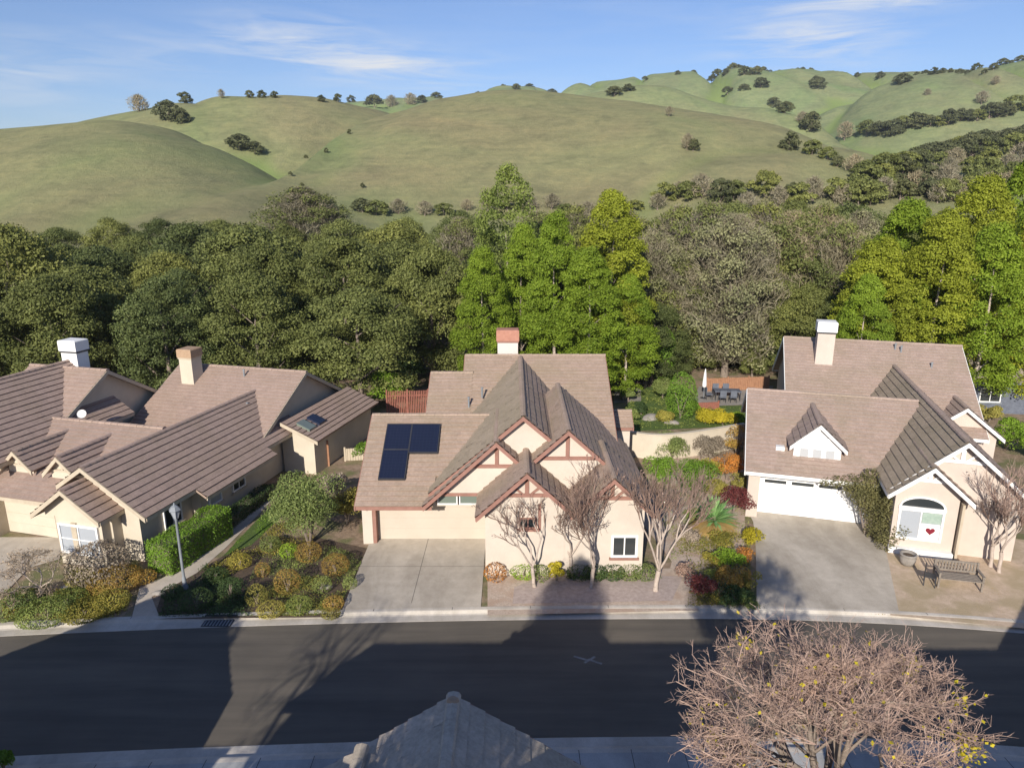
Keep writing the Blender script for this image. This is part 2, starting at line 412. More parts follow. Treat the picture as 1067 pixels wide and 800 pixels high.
# ------------------------------------------------------------------ world, sun, camera
SUN_EL, SUN_AZ = 24.0, 15.0      # light travels towards +Y turned SUN_AZ to the right
w = bpy.data.worlds.new('World'); sc.world = w; w.use_nodes = True
nt = w.node_tree; bg = nt.nodes['Background']
sky = N(nt, 'ShaderNodeTexSky', sky_type='NISHITA'); sky.sun_disc = False
sky.sun_elevation = R(SUN_EL); sky.sun_rotation = R(180+SUN_AZ); sky.altitude = 100; sky.air_density = 1.0; sky.dust_density = .3; sky.ozone_density = 2.5
tc = N(nt, 'ShaderNodeTexCoord').outputs['Generated']
sp = N(nt, 'ShaderNodeSeparateXYZ'); nt.links.new(tc, sp.inputs[0])
def mth(op, a, b=None):
    n = N(nt, 'ShaderNodeMath', operation=op)
    for i_, x in enumerate((a, b)):
        if x is None: continue
        if isinstance(x, (int, float)): n.inputs[i_].default_value = x
        else: nt.links.new(x, n.inputs[i_])
    return n.outputs[0]
az_ = mth('DIVIDE', sp.outputs[0], mth('MAXIMUM', sp.outputs[1], .05))
mp = N(nt, 'ShaderNodeMapping'); mp.inputs['Scale'].default_value = (5, 5, 42); nt.links.new(tc, mp.inputs[0])
cn = ramp(nt, noise(nt, 1.6, 8, .6, mp.outputs[0], .6), [(.38, (0, 0, 0)), (.75, (1, 1, 1))])
tot = None
for px, py, rx, ry, st in ((305, 37, 75, 16, .75), (350, 60, 90, 12, .45), (410, 70, 70, 14, .8), (20, 78, 90, 26, .45), (835, 40, 62, 22, .8), (905, 45, 60, 22, .3), (930, 0, 85, 9, .8), (150, 55, 90, 18, .28), (480, 92, 120, 10, .25), (640, 20, 200, 40, .08)):
    u = (px-CX)/FPX; v = (py-CY)/FPX; dv = Vector((u, _c-v*_s, -_s-v*_c)).normalized(); a0, e0 = dv.x/dv.y, dv.z
    qx = mth('MULTIPLY', mth('SUBTRACT', az_, a0), FPX/rx*.93); qz = mth('MULTIPLY', mth('SUBTRACT', sp.outputs[2], e0), FPX/ry)
    g_ = mth('MULTIPLY', mth('EXPONENT', mth('MULTIPLY', mth('ADD', mth('MULTIPLY', qx, qx), mth('MULTIPLY', qz, qz)), -1.0)), st)
    tot = g_ if tot is None else mth('ADD', tot, g_)
cf = mth('MULTIPLY', tot, mth('MULTIPLY', cn, 1.25))
tint = mix(nt, 1.0, sky.outputs[0], (.82, .87, 1.09), 'MULTIPLY')
skyc = mix(nt, cf, tint, (6.8, 7.1, 7.6))
nt.links.new(skyc, bg.inputs[0]); bg.inputs[1].default_value = .088
sd = bpy.data.lights.new('sun', 'SUN'); sd.energy = 5.0; sd.angle = R(.5); sd.color = (1, .93, .82)
so = bpy.data.objects.new('sun', sd); COL.objects.link(so)
az = R(SUN_AZ); el = R(SUN_EL)
dvec = Vector((math.sin(az)*math.cos(el), math.cos(az)*math.cos(el), -math.sin(el)))
so.rotation_euler = dvec.to_track_quat('-Z', 'Y').to_euler(); so.location = (-20, -60, 40)
cd = bpy.data.cameras.new('camera'); cam = bpy.data.objects.new('camera', cd); COL.objects.link(cam)
cam.location = (0, 0, CAM_H); cam.rotation_euler = (R(90)-PITCH, 0, 0)
cd.sensor_width = 36; cd.lens = 36*FPX/1067; cd.clip_end = 8000; cd.clip_start = .1
sc.camera = cam
sc.view_settings.view_transform = 'Standard'; sc.view_settings.look = 'None'; sc.view_settings.exposure = .40; sc.view_settings.gamma = 1
try: sc.cycles.max_bounces = 6; sc.cycles.diffuse_bounces = 3; sc.cycles.transparent_max_bounces = 8
except Exception: pass

# ------------------------------------------------------------------ terrain: hills
def crest(pts):
    out = []
    for px, py, D in pts:
        x, h = at_depth(px, py, D); out.append((x, D, h))
    out.sort(); return np.array(out)
HILLS = [  # crest points (px, py, depth), front width, back width
 (crest([(-420, 175, 240), (-200, 150, 240), (0, 136, 235), (60, 129, 230), (120, 121, 225), (170, 127, 220), (215, 148, 212), (250, 170, 205), (280, 190, 195), (320, 210, 185), (370, 232, 175), (430, 262, 170)]), 105, 90),
 (crest([(-100, 175, 380), (60, 140, 380), (150, 117, 375), (200, 106, 370), (250, 101, 370), (300, 100, 370), (350, 104, 375), (400, 112, 390), (460, 135, 400), (520, 170, 400)]), 150, 120),
 (crest([(290, 232, 200), (330, 196, 235), (352, 165, 265), (375, 140, 290), (400, 125, 305), (430, 112, 312), (470, 103, 315), (510, 98, 315), (545, 97, 315), (600, 102, 310), (650, 109, 300), (700, 117, 295), (760, 129, 290), (810, 146, 280), (850, 166, 270), (890, 190, 255), (940, 222, 230), (1000, 260, 200)]), 175, 130),
 (crest([(560, 118, 560), (620, 98, 560), (660, 90, 560), (700, 86, 560), (740, 92, 550), (790, 104, 530), (830, 122, 510), (860, 145, 490), (900, 178, 470)]), 150, 150),
 (crest([(200, 160, 980), (330, 112, 980), (400, 106, 980), (440, 103, 960), (480, 98, 960), (515, 90, 950), (560, 91, 950), (600, 89, 950), (650, 84, 940), (700, 79, 930), (760, 74, 920), (800, 72, 900), (840, 73, 900), (880, 78, 900), (930, 78, 900), (1000, 76, 900), (1100, 74, 900), (1400, 90, 900)]), 380, 300),
 (crest([(790, 165, 640), (830, 138, 640), (870, 112, 640), (900, 96, 640), (940, 82, 640), (980, 74, 640), (1020, 69, 640), (1067, 64, 640), (1200, 58, 640), (1500, 70, 640)]), 280, 200),
 (crest([(840, 205, 330), (890, 180, 340), (930, 160, 345), (970, 150, 350), (1010, 139, 360), (1067, 127, 370), (1200, 112, 380), (1500, 120, 380)]), 130, 100),
 (crest([(870, 235, 210), (930, 205, 215), (980, 186, 220), (1030, 172, 225), (1067, 160, 228), (1200, 140, 230), (1500, 140, 230)]), 90, 80),
]
from math import exp
def hill_h(X, Y):
    X = np.asarray(X, float); Y = np.asarray(Y, float)
    acc = np.zeros_like(X); k = 3.2
    tot = np.ones_like(X)
    for c, wf, wb in HILLS:
        xs = c[:, 0]*1.0
        # sample crest depending on direction so the silhouettes hold from the drone
        D = np.interp(X, xs, c[:, 1]); H = np.interp(X, xs, c[:, 2])
        # taper outside the crest's ends
        span = 60.0
        H = H*np.exp(-(np.maximum(xs[0]-X, 0)/span)**2)*np.exp(-(np.maximum(X-xs[-1], 0)/span)**2)
        t = (Y-D); wv = np.where(t < 0, wf, wb); q = np.clip(np.abs(t)/wv, 0, 1)
        prof = (np.cos(q*math.pi)*.5+.5)**.72
        tot += np.exp(H*prof/k)-1
    return k*np.log(tot)
def smooth_arr(a, n):
    for _ in range(n):
        b = a.copy(); b[1:-1] = (a[:-2]+2*a[1:-1]+a[2:])/4; a = b
        b = a.copy(); b[:, 1:-1] = (a[:, :-2]+2*a[:, 1:-1]+a[:, 2:])/4; a = b
    return a
ny, nx = 300, 420
tt = np.linspace(0, 1, ny); Yr = 75+tt**1.6*1500
ss = np.linspace(-1.15, 1.15, nx)
YY = np.repeat(Yr[:, None], nx, 1); XX = YY*ss[None, :]*.95+ss[None, :]*30
ZZ = hill_h(XX, YY); ZZ = smooth_arr(ZZ, 3)
def vnoise(X, Y, scale, seed):
    r = np.random.default_rng(seed); G = r.random((128, 128)); x = X/scale+1000; y = Y/scale+1000
    xi = np.floor(x).astype(int); yi = np.floor(y).astype(int); fx = x-xi; fy = y-yi; fx = fx*fx*(3-2*fx); fy = fy*fy*(3-2*fy)
    g = lambda a, b: G[a % 128, b % 128]
    return (g(xi, yi)*(1-fx)+g(xi+1, yi)*fx)*(1-fy)+(g(xi, yi+1)*(1-fx)+g(xi+1, yi+1)*fx)*fy
wx = XX+18*(vnoise(XX, YY, 55, 1)-.5); wy = YY+18*(vnoise(XX, YY, 55, 2)-.5)
far_ = np.clip((YY-330)/300, 0, 1)
rdg = 1-np.abs(2*vnoise(wx, wy*.45, 62, 3)-1); rdg2 = 1-np.abs(2*vnoise(wx, wy*.5, 150, 5)-1)
gully = -(np.clip(rdg-.72, 0, 1)/.28)**1.5*(1.6+5*far_)-(np.clip(rdg2-.7, 0, 1)/.3)**1.4*(2+15*far_)
gully = gully+(vnoise(wx, wy, 24, 4)-.5)*(.9+2*far_)+(vnoise(wx, wy, 9, 6)-.5)*.28
ZZ = ZZ+gully*np.clip(ZZ/14, 0, 1)
lowf = (np.sin(XX*.045+YY*.02)+np.sin(XX*.021-YY*.037+1.3))*.55+np.sin(XX*.11+2*np.sin(YY*.05))*.2
ZZ = ZZ+lowf*np.clip(ZZ/12, 0, 1)
ZZ = ZZ-.6*np.clip(1-ZZ/1.5, 0, 1)
lap = smooth_arr(ZZ, 14)-ZZ
damp = np.clip((smooth_arr(lap, 4)-.12)/.7, 0, 1)
tri_idx = np.arange(ny*nx).reshape(ny, nx)
quads = np.stack([tri_idx[:-1, :-1], tri_idx[:-1, 1:], tri_idx[1:, 1:], tri_idx[1:, :-1]], -1).reshape(-1, 4)
me = bpy.data.meshes.new('hills')
me.vertices.add(ny*nx); me.vertices.foreach_set('co', np.stack([XX, YY, ZZ], -1).reshape(-1).astype(np.float32))
me.loops.add(len(quads)*4); me.loops.foreach_set('vertex_index', quads.reshape(-1).astype(np.int32))
me.polygons.add(len(quads)); me.polygons.foreach_set('loop_start', np.arange(0, len(quads)*4, 4, dtype=np.int32)); me.polygons.foreach_set('loop_total', np.full(len(quads), 4, dtype=np.int32))
me.update(calc_edges=True); me.polygons.foreach_set('use_smooth', np.ones(len(quads), dtype=bool))
a_ = me.attributes.new('damp', 'FLOAT', 'POINT'); a_.data.foreach_set('value', damp.reshape(-1).astype(np.float32))
me.materials.append(M['hill'])
o = bpy.data.objects.new('hills', me); COL.objects.link(o); o['kind'] = 'structure'
def gz(x, y):
    if y < 75: return 0.0
    f = (np.abs(Yr-y)).argmin()
    s_ = x/(Yr[f]*.95+30); j = int(round((s_+1.15)/2.3*(nx-1)))
    j = max(0, min(nx-1, j)); return float(max(0, ZZ[f, j]))

mb = MB(); mb.quad((-1900, -400, -.35), (1900, -400, -.35), (1900, 1750, -.35), (-1900, 1750, -.35))
mb.build('ground', M['ground'])['kind'] = 'structure'

# ------------------------------------------------------------------ road, kerbs, yards
def yfar(x):
    return 24.05-.0017*(x-7)**2 if x < 7 else 24.05-.0068*(x-7)**2*(1 if x < 25 else (18/(x-7))**.7)
RW = 6.85
xs = [x*1.0 for x in range(-70, 71)]
def strip(name, mat, f0, f1, z, kind='structure', xr=xs):
    mb = MB()
    for i in range(len(xr)-1):
        a, b = xr[i], xr[i+1]
        mb.quad((a, f0(a), z), (b, f0(b), z), (b, f1(b), z), (a, f1(a), z))
    o = mb.build(name, mat); o['kind'] = kind; return o
strip('road', M['asphalt'], lambda x: yfar(x)-RW, lambda x: yfar(x)-.42, 0.0)
def kerb(name, f, sgn, mat):
    mb = MB()
    # gutter pan + rolled kerb: profile (offset away from road, z)
    prof = [(-.42, .004), (-.40, .012), (-.05, -.005+.015), (.02, .03), (.12, .115), (.18, .125), (.32, .127), (.32, -.1)]
    for i in range(len(xs)-1):
        a, b = xs[i], xs[i+1]
        for (o0, z0), (o1, z1) in zip(prof[:-1], prof[1:]):
            mb.quad((a, f(a)+sgn*o0, z0), (b, f(b)+sgn*o0, z0), (b, f(b)+sgn*o1, z1), (a, f(a)+sgn*o1, z1))
    o = mb.build(name, mat); o['kind'] = 'structure'
kerb('kerb_far', yfar, 1, M['kerb'])
kerb('kerb_near', lambda x: yfar(x)-RW, -1, M['kerb'])
def yard(name, mat, f0, f1, z, z0=-.4):
    mb = MB()
    for i in range(len(xs)-1):
        a, b = xs[i], xs[i+1]
        mb.quad((a, f0(a), z), (b, f0(b), z), (b, f1(b), z), (a, f1(a), z))
    o = mb.build(name, mat); o['kind'] = 'structure'
Z0 = .10
yard('yard_ground', M['mulch'], lambda x: yfar(x)+.31, lambda x: 78, Z0)
strip('pavement', M['walk'], lambda x: yfar(x)-RW-1.05, lambda x: yfar(x)-RW-.31, .125)
strip('lawn', M['lawn'], lambda x: -60, lambda x: yfar(x)-RW-1.05, .10)
# joints
mb = MB()
for i in range(-25, 26):
    x = i*1.5+.4; y0 = yfar(x)-RW; mb.quad((x, y0-1.03, .129), (x+.02, y0-1.03, .129), (x+.02, y0-.2, .129), (x, y0-.2, .129))
for i in range(-16, 17):
    x = i*3.0+.7; y0 = yfar(x); mb.quad((x, y0+.15, .132), (x+.02, y0+.15, .132), (x+.02, y0+.31, .132), (x, y0+.31, .132))
mb.build('pavement_joints', M['joint'])['kind'] = 'structure'
def sheet(name, mat, pts, z, kind='structure'):
    mb = MB(); mb.poly([(x, y, z) for x, y in pts]); o = mb.build(name, mat); o['kind'] = kind; return o
def pxs(pts, h=.1): return [at(px, py, h) for px, py in pts]
# driveways with gentle apron
def driveway(name, x0, x1, y1, joints, skew=0):
    mb = MB(); n = 8
    yk = lambda x: yfar(x)+.30
    for i in range(n):
        a = x0+(x1-x0)*i/n; b = x0+(x1-x0)*(i+1)/n
        af, bf = a+skew, b+skew
        mb.quad((a, yk(a), .131), (b, yk(b), .131), (bf, y1-(bf)*SK, .131), (af, y1-(af)*SK, .131))
    o = mb.build(name, M['drive']); o['kind'] = 'structure'
SK = 0
driveway('driveway_centre', -6.5, -1.2, 30.4, 1)
mb = MB()
for (xa, xb, y) in ((-6.5, -1.2, 27.3),): mb.quad((xa, y, .1335), (xb, y, .1335), (xb, y+.02, .1335), (xa, y+.02, .1335))
mb.quad((-3.92, 24.5, .1337), (-3.9, 24.5, .1337), (-3.84, 30.3, .1337), (-3.86, 30.3, .1337))
mb.build('driveway_joints', M['joint'])['kind'] = 'structure'
sheet('driveway_right', M['drive'], [(9.45, yfar(9.4)+.3), (14.75, yfar(14.7)+.3), (17.6, 31.0), (17.9, 33.5), (11.9, 34.2), (11.7, 31.6), (10.9, 28.8)], .131)
sheet('driveway_left', M['drive'], pxs([(-60, 640), (-60, 560), (66, 560), (62, 583), (30, 592), (2, 622), (-6, 640)]), .131)
sheet('garden_path', M['path'], pxs([(137, 645), (167, 645), (158, 622), (176, 613), (205, 597), (235, 571), (262, 544), (292, 512), (284, 509), (255, 536), (226, 562), (196, 588), (168, 603), (146, 611), (143, 622)]), .118)
sheet('gravel_bed', M['gravel'], pxs([(508, 641), (728, 636), (724, 606), (700, 592), (560, 596), (508, 600)]), .112)
sheet('paving', M['paver'], pxs([(534, 629), (700, 626), (712, 600), (560, 602), (536, 612)]), .117)
sheet('dry_yard', M['dust'], pxs([(928, 641), (1120, 660), (1120, 570), (1050, 560), (1000, 552), (902, 552), (912, 590)]), .112)
sheet('side_yard', M['gravel'], pxs([(692, 618), (776, 618), (776, 480), (700, 470), (650, 520), (700, 585)]), .114)
sheet('lawn_strip', M['lawn'], pxs([(232, 580), (262, 568), (300, 532), (300, 515), (283, 528), (262, 548)]), .121)
# dark bed under the shrubs between left path and centre drive
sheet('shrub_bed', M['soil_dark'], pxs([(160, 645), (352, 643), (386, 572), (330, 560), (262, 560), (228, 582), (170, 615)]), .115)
sheet('left_bed', M['mulch'], pxs([(-60, 648), (136, 645), (144, 612), (190, 590), (150, 585), (60, 590), (10, 620), (-60, 640)]), .116)
# three short pale strokes on the asphalt
x, y = at(613, 687)
mb = MB()
for dx, dy, a in ((-.25, .08, -.45), (.05, 0, .7), (.22, -.1, -.5)):
    ca, sa = math.cos(a), math.sin(a); L, W = .26, .045
    P_ = [(dx+ca*l-sa*q, dy+sa*l+ca*q) for l, q in ((-L, -W), (L, -W), (L, W), (-L, W))]
    mb.quad(*[(x+p[0], y+p[1], .0045+.0005*dx) for p in P_])
mb.build('pale_strokes', two_tone('pale_mark', (.16, .16, .155), (.34, .34, .33), 6, .8))['kind'] = 'structure'
# storm drain
x, y = at(226, 651)
r_ = empty('storm_drain', (x, yfar(x), 0)); tag(r_, 'dark storm drain inlet set into the kerb beside the garden path', 'drain')
mb = MB(); mb.box(-.55, .55, -.40, .10, .015, .03); mb.build('grate_bed', M['dark'], r_)
mb = MB(); 
for i in range(9): mb.box(-.5+i*.12, -.45+i*.12, -.36, .06, .03, .045)
mb.build('grate', M['lamp'], r_)
mb = MB(); mb.box(-.6, .6, .10, .2, .03, .14); mb.build('inlet', M['dark'], r_)

# ------------------------------------------------------------------ houses
TH = .10
def slope_tiles(mb, A, B, out, run, t, rs, course=.345, tile=.33, lift=.066, mi=0):
    """A,B: ridge ends (u,w,h); out: horizontal unit vector down the slope; real stepped tile courses"""
    A = Vector(A); B = Vector(B); L = (B-A).length; ax = (B-A)/L
    o = Vector((out[0], out[1], 0)); k = math.sqrt(1+t*t); n = max(2, round(run*k/course))
    up = Vector((o.x*t, o.y*t, 1)).normalized()
    nt_ = max(1, round(L/tile))
    for i in range(n):
        s0 = run*i/n; s1 = run*(i+1)/n+.012
        off = (i % 2)*.5
        edges = [0.0]+[min(nt_, max(0, j+off)) for j in range(nt_+1)]+[nt_]
        edges = sorted(set(edges))
        for e0, e1 in zip(edges[:-1], edges[1:]):
            a = A+ax*(L*e0/nt_); b = A+ax*(L*e1/nt_)
            l = lift*(1+rs.uniform(-.13, .17)); l2 = l+rs.uniform(-.003, .003)
            p0 = a+o*s0+Vector((0, 0, -t*s0))+up*.004; p1 = b+o*s0+Vector((0, 0, -t*s0))+up*.004
            q0 = a+o*s1+Vector((0, 0, -t*s1))+up*l; q1 = b+o*s1+Vector((0, 0, -t*s1))+up*l2
            r0 = q0-up*(l+.01); r1 = q1-up*(l2+.01)
            nb = len(mb.v); mb.v += [tuple(p) for p in (p0, p1, q1, q0, r1, r0)]
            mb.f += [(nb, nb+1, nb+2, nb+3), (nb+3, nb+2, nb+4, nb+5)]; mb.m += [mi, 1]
    # deck underneath
    e = lambda P, s, d: P+o*s+Vector((0, 0, -t*s))+up*d
    a, b = A, B; th = -TH
    vs = [e(a, 0, -.004), e(b, 0, -.004), e(b, run, -.004), e(a, run, -.004), e(a, 0, th), e(b, 0, th), e(b, run, th), e(a, run, th)]
    mb.add(vs, [(4, 5, 6, 7), (3, 2, 6, 7), (0, 3, 7, 4), (1, 2, 6, 5)])
def ridge_caps(mb, A, B, rs, r=.11):
    A = Vector(A); B = Vector(B); L = (B-A).length; ax = (B-A)/L; n = max(1, round(L/.38)); side = ax.cross(Vector((0, 0, 1))).normalized()
    for i in range(n):
        a = A+ax*(L*i/n); b = A+ax*(L*(i+1)/n+.03); ra = r*rs.uniform(.95, 1.05); rb = ra+.018
        vs = []
        for p, rr in ((a, ra), (b, rb)):
            for j in range(5):
                q = math.pi*j/4; vs.append(p+side*math.cos(q)*rr*1.15+Vector((0, 0, math.sin(q)*rr*.75-.045)))
        mb.add(vs, [(j, j+1, j+6, j+5) for j in range(4)]+[(9, 8, 7, 6, 5)])
class Multi:
    """collects pieces, each built as a part of its own"""
    def __init__(s): s.p = []
    def _n(s): s.p.append(MB()); return s.p[-1]
    def box(s, *a): s._n().box(*a)
    def prism(s, *a): s._n().prism(*a)
    def build(s, name, mat, parent): return [m.build(name, mat, parent) for m in s.p]
class House:
    def __init__(s, name, loc, deg, mats, label, cat='house', seed=1):
        s.root = empty(name, (loc[0], loc[1], 0), -R(deg)); tag(s.root, label, cat)
        s.roofs = []; s.wall = Multi(); s.barge = Multi(); s.fascia = Multi(); s.trim = Multi(); s.m = mats; s.rs = random.Random(seed)
        s.o = loc; s.a = R(deg)
    def loc(s, px, py, h):
        x, y = at(px, py, h); x -= s.o[0]; y -= s.o[1]; c, n = math.cos(s.a), math.sin(s.a)
        return x*c-y*n, x*n+y*c
    def wingF(s, ur, hr, uL, uR, w0, w1, t, ovf=.45, ovs=.5, wall=True, front=True, back=False, wallw1=None, tR=None, capf=True, wall_bottom=.02, moss=False):
        """ridge runs in depth; gable towards the street"""
        tR = tR or t
        rb = MB(); cb = MB(); s.roofs.append((rb, cb))
        slope_tiles(rb, (ur, w0, hr), (ur, w1, hr), (-1, 0), ur-uL, t, s.rs, mi=2 if moss else 0, lift=.04 if s.m['roof'] is M['roofG'] else .054)
        slope_tiles(rb, (ur, w0, hr), (ur, w1, hr), (1, 0), uR-ur, tR, s.rs, lift=.04 if s.m['roof'] is M['roofG'] else .054)
        if capf: ridge_caps(cb, (ur, w0-.02, hr+.03), (ur, w1, hr+.03), s.rs)
        for (w_, f) in ((w0, front), (w1, back)):
            if not f: continue
            sg = -1 if w_ == w0 else 1
            wa, wb = sorted((w_+sg*.035, w_-sg*.03))
            for (ue, t_) in ((uL, t), (uR, tR)):
                he = hr-t_*abs(ur-ue); d = .2
                x0, x1 = ur, ue
                s.barge.prism([(x0, hr+.0), (x1, he+.0), (x1, he-d), (x0, hr-d)], 'y', wa, wb)
        for ue, t_ in ((uL, t), (uR, tR)):
            he = hr-t_*abs(ur-ue)-TH; sg = -1 if ue < ur else 1
            a, b = sorted((ue-sg*.02, ue+sg*.025)); s.fascia.box(a, b, w0+.05, w1-.02, he-.08, he+.09)
        if wall:
            a, b = uL+ovs, uR-ovs; hl = hr-t*(ur-a)-.13; hr2 = hr-tR*(b-ur)-.13
            s.wall.prism([(a, wall_bottom), (b, wall_bottom), (b, hr2), (ur, hr-.13), (a, hl)], 'y', w0+ovf, wallw1 if wallw1 else w1-.3)
    def wingS(s, wr, hr, wF, wB, u0, u1, t, ovf=.5, ovs=.4, wall=True, ends=(True, True), tB=None, wallF=None, wall_bottom=.02):
        tB = tB or t
        rb = MB(); cb = MB(); s.roofs.append((rb, cb))
        slope_tiles(rb, (u0, wr, hr), (u1, wr, hr), (0, -1), wr-wF, t, s.rs, course=.27, lift=.034)
        slope_tiles(rb, (u0, wr, hr), (u1, wr, hr), (0, 1), wB-wr, tB, s.rs)
        ridge_caps(cb, (u0, wr, hr+.03), (u1, wr, hr+.03), s.rs)
        for u_, f, sg in ((u0, ends[0], -1), (u1, ends[1], 1)):
            if not f: continue
            ua, ub = sorted((u_+sg*.035, u_-sg*.03))
            for we, t_ in ((wF, t), (wB, tB)):
                he = hr-t_*abs(wr-we); d = .22
                s.barge.prism([(wr, hr), (we, he), (we, he-d), (wr, hr-d)], 'x', ua, ub)
        for we, t_, sg in ((wF, t, -1), (wB, tB, 1)):
            he = hr-t_*abs(wr-we)-TH; a, b = sorted((we-sg*.02, we+sg*.025)); s.fascia.box(u0+.05, u1-.05, a, b, he-.08, he+.09)
        if wall:
            a = wF+ovf if wallF is None else wallF; b = wB-ovf
            s.wall.prism([(a, wall_bottom), (b, wall_bottom), (b, hr-tB*(b-wr)-.13), (wr, hr-.13), (a, hr-t*(wr-a)-.13)], 'x', u0+ovs, u1-ovs)
    def finish(s):
        for rb, cb in s.roofs:
            rf = rb.build('roof', s.rmats(), s.root)
            if cb.v: cb.build('ridge_cap', s.m['roof'], rf)
        s.wall.build('wall', s.m['wall'], s.root)
        s.barge.build('barge_board', s.m['trim'], s.root)
        s.fascia.build('fascia', s.m.get('fascia', s.m['trim']), s.root)
        s.trim.build('gable_timber', s.m['trim'], s.root)
        return s
    def rmats(s):
        k = {'roof_tile_centre': 'C', 'roof_tile_right': 'R', 'roof_tile_left': 'L', 'roof_tile_grey': 'G'}[s.m['roof'].name]
        return [s.m['roof'], M['edge'+k], M['roof_moss']]
    def box(s, name, mat, *b, parent=None, label=None):
        mb = MB(); mb.bbox(*b) if b[5]-b[4] > .03 else mb.box(*b)
        o = mb.build(name, mat, parent or s.root)
        if label: o['label'] = label
        return o
    def window(s, u0, u1, h0, h1, w, face='front', frame=None, panes=2, glass=None, sill=True, fr=.07, rows=1, label=None):
        """pane + frame + sill, on a wall plane"""
        frame = frame or M['white']; glass = glass or M['glass']
        def B(mb, a, b, d0, d1, c, d):   # a..b along, d0..d1 outward, heights c..d
            if face == 'front': mb.box(a, b, w-d1, w-d0, c, d)
            elif face == 'right': mb.box(w+d0, w+d1, a, b, c, d)
            elif face == 'left': mb.box(w-d1, w-d0, a, b, c, d)
        mb = MB(); B(mb, u0, u1, .0, .025, h0, h1); win = mb.build('window', glass, s.root)
        if label: win['label'] = label
        mb = MB()
        B(mb, u0-fr, u0, -.02, .075, h0-fr, h1+fr); B(mb, u1, u1+fr, -.02, .075, h0-fr, h1+fr)
        B(mb, u0, u1, -.02, .073, h1, h1+fr); B(mb, u0, u1, -.02, .073, h0-fr, h0)
        for i in range(1, panes):
            x = u0+(u1-u0)*i/panes; B(mb, x-.025, x+.025, .02, .06, h0, h1)
        for i in range(1, rows):
            z = h0+(h1-h0)*i/rows; B(mb, u0, u1, .021, .055, z-.02, z+.02)
        mb.build('frame', frame, win)
        if sill:
            mb = MB(); B(mb, u0-.16, u1+.16, -.01, .13, h0-fr-.10, h0-fr-.005); mb.build('sill', s.m['trim'], win)
        return win
    def chimney(s, u0, u1, w0, w1, z0, z1, cap='tan', wall=None, caph=.5, vents=False):
        ch = MB(); ch.box(u0, u1, w0, w1, z0, z1-caph); c = ch.build('chimney', wall or s.m['wall'], s.root)
        mb = MB(); e = .07
        mb.bbox(u0-e, u1+e, w0-e, w1+e, z1-caph+.002, z1, .05); mb.build('chimney_cap', M[cap] if isinstance(cap, str) and cap in M else M['tan_cap'], c)
        mb = MB(); mb.box(u0-e+.03, u1+e-.03, w0-e+.03, w1+e-.03, z1-caph-.1, z1-caph); mb.build('chimney_collar', M['dark'] if vents else s.m['trim'], c)
        return c
    def vent_pipe(s, u, w, z, h=.32, r=.05):
        mb = MB(); mb.tube((u, w, z-.2), (u, w, z+h), r, r, 8); mb.tube((u, w, z+h), (u, w, z+h+.06), r*1.5, r*1.3, 8); mb.build('vent_pipe', M['lamp'], s.root)
    def truss(s, ur, hr, t, w, drop, mat=None, king=True, panel=None, webs=False):
        """horizontal beam + king post in the gable; w = wall face"""
        b = s.trim; half = drop/t
        b.box(ur-half+.1, ur+half-.1, w-.07, w-.005, hr-drop-.09, hr-drop+.06)
        if king: b.box(ur-.08, ur+.08, w-.065, w-.004, hr-drop+.06, hr-.25)
        if webs:
            for sg in (-1, 1):
                x0, z0 = ur+sg*half*.12, hr-drop+.06; x1, z1 = ur+sg*half*.52, hr-drop*.62
                b.prism([(x0, z0), (x0+sg*.11, z0), (x1+sg*.05, z1-.05), (x1-sg*.03, z1+.04)], 'y', w-.06, w-.006)

# ---- centre house
C = House('house', (0, 29.5), 0, {'roof': M['roofC'], 'wall': M['wallC'], 'trim': M['trimC']},
          'house with brown tiled roof carrying solar panels, pinkish walls and red brown half timbered gables', seed=3)
t1 = .55
C.wingS(3.6, 5.09, -1.2, 8.4, -6.8, -3.42, t1, wall=False, ends=(True, False))        # garage roof
C.wingS(3.6, 5.088, .25, 8.4, -3.42, .2, t1, wall=False, ends=(False, False))
C.wall.prism([(.95, .02), (7.9, .02), (7.9, 2.6), (3.6, 4.93), (-.72, 2.45), (-.72, 2.25), (.95, 2.25)], 'x', -6.55, -.2)
C.wall.box(-7.0+.25, -6.3, -.12, .96, .02, 2.45)      # left pier
C.wingF(.48, 6.45, -3.6, 5.35, -1.0, 10.4, .86, ovf=2.1, ovs=.45, moss=True)
C.wall.prism([(-3.1, 2.95), (4.85, 2.6), (.48, 6.3)], 'y', -.62, 1.2)                      # main gable
C.wingS(10.5, 6.5, 3.2, 17.5, -2.7, 5.35, t1, ovs=.35)                               # rear right main
C.wingS(9.2, 5.8, 3.6, 14.8, -4.55, -2.2, t1, ovs=.35, ends=(True, False))            # rear left
C.wingF(-.65, 5.45, -3.82, .9, -1.45, 3.2, .92, ovf=.45, ovs=.4, wall=False)          # left forward gable over the garage
C.wingF(2.36, 5.98, -.2, 6.0, -1.5, 6.0, .9, ovf=.45, ovs=.6)                         # right forward gable
C.wingF(.6, 4.85, -1.45, 2.5, -3.4, -.2, .92, ovf=.5, ovs=.35, wallw1=-.6)             # porch gable left
C.wingF(4.05, 4.62, 2.35, 5.75, -3.4, 1.0, .92, ovf=.5, ovs=.35)                       # porch gable right
C.wall.box(-1.1, 5.38, -2.88, -.9, .02, 2.9)
# left forward gable wall above the garage transom
C.wall.prism([(-3.25, 2.95), (.45, 2.95), (.45, 4.3), (-.65, 5.3), (-3.2, 2.98)], 'y', -1.0, -.3)
C.wall.box(-1.12, -.4, -1.0, .9, .02, 2.8)
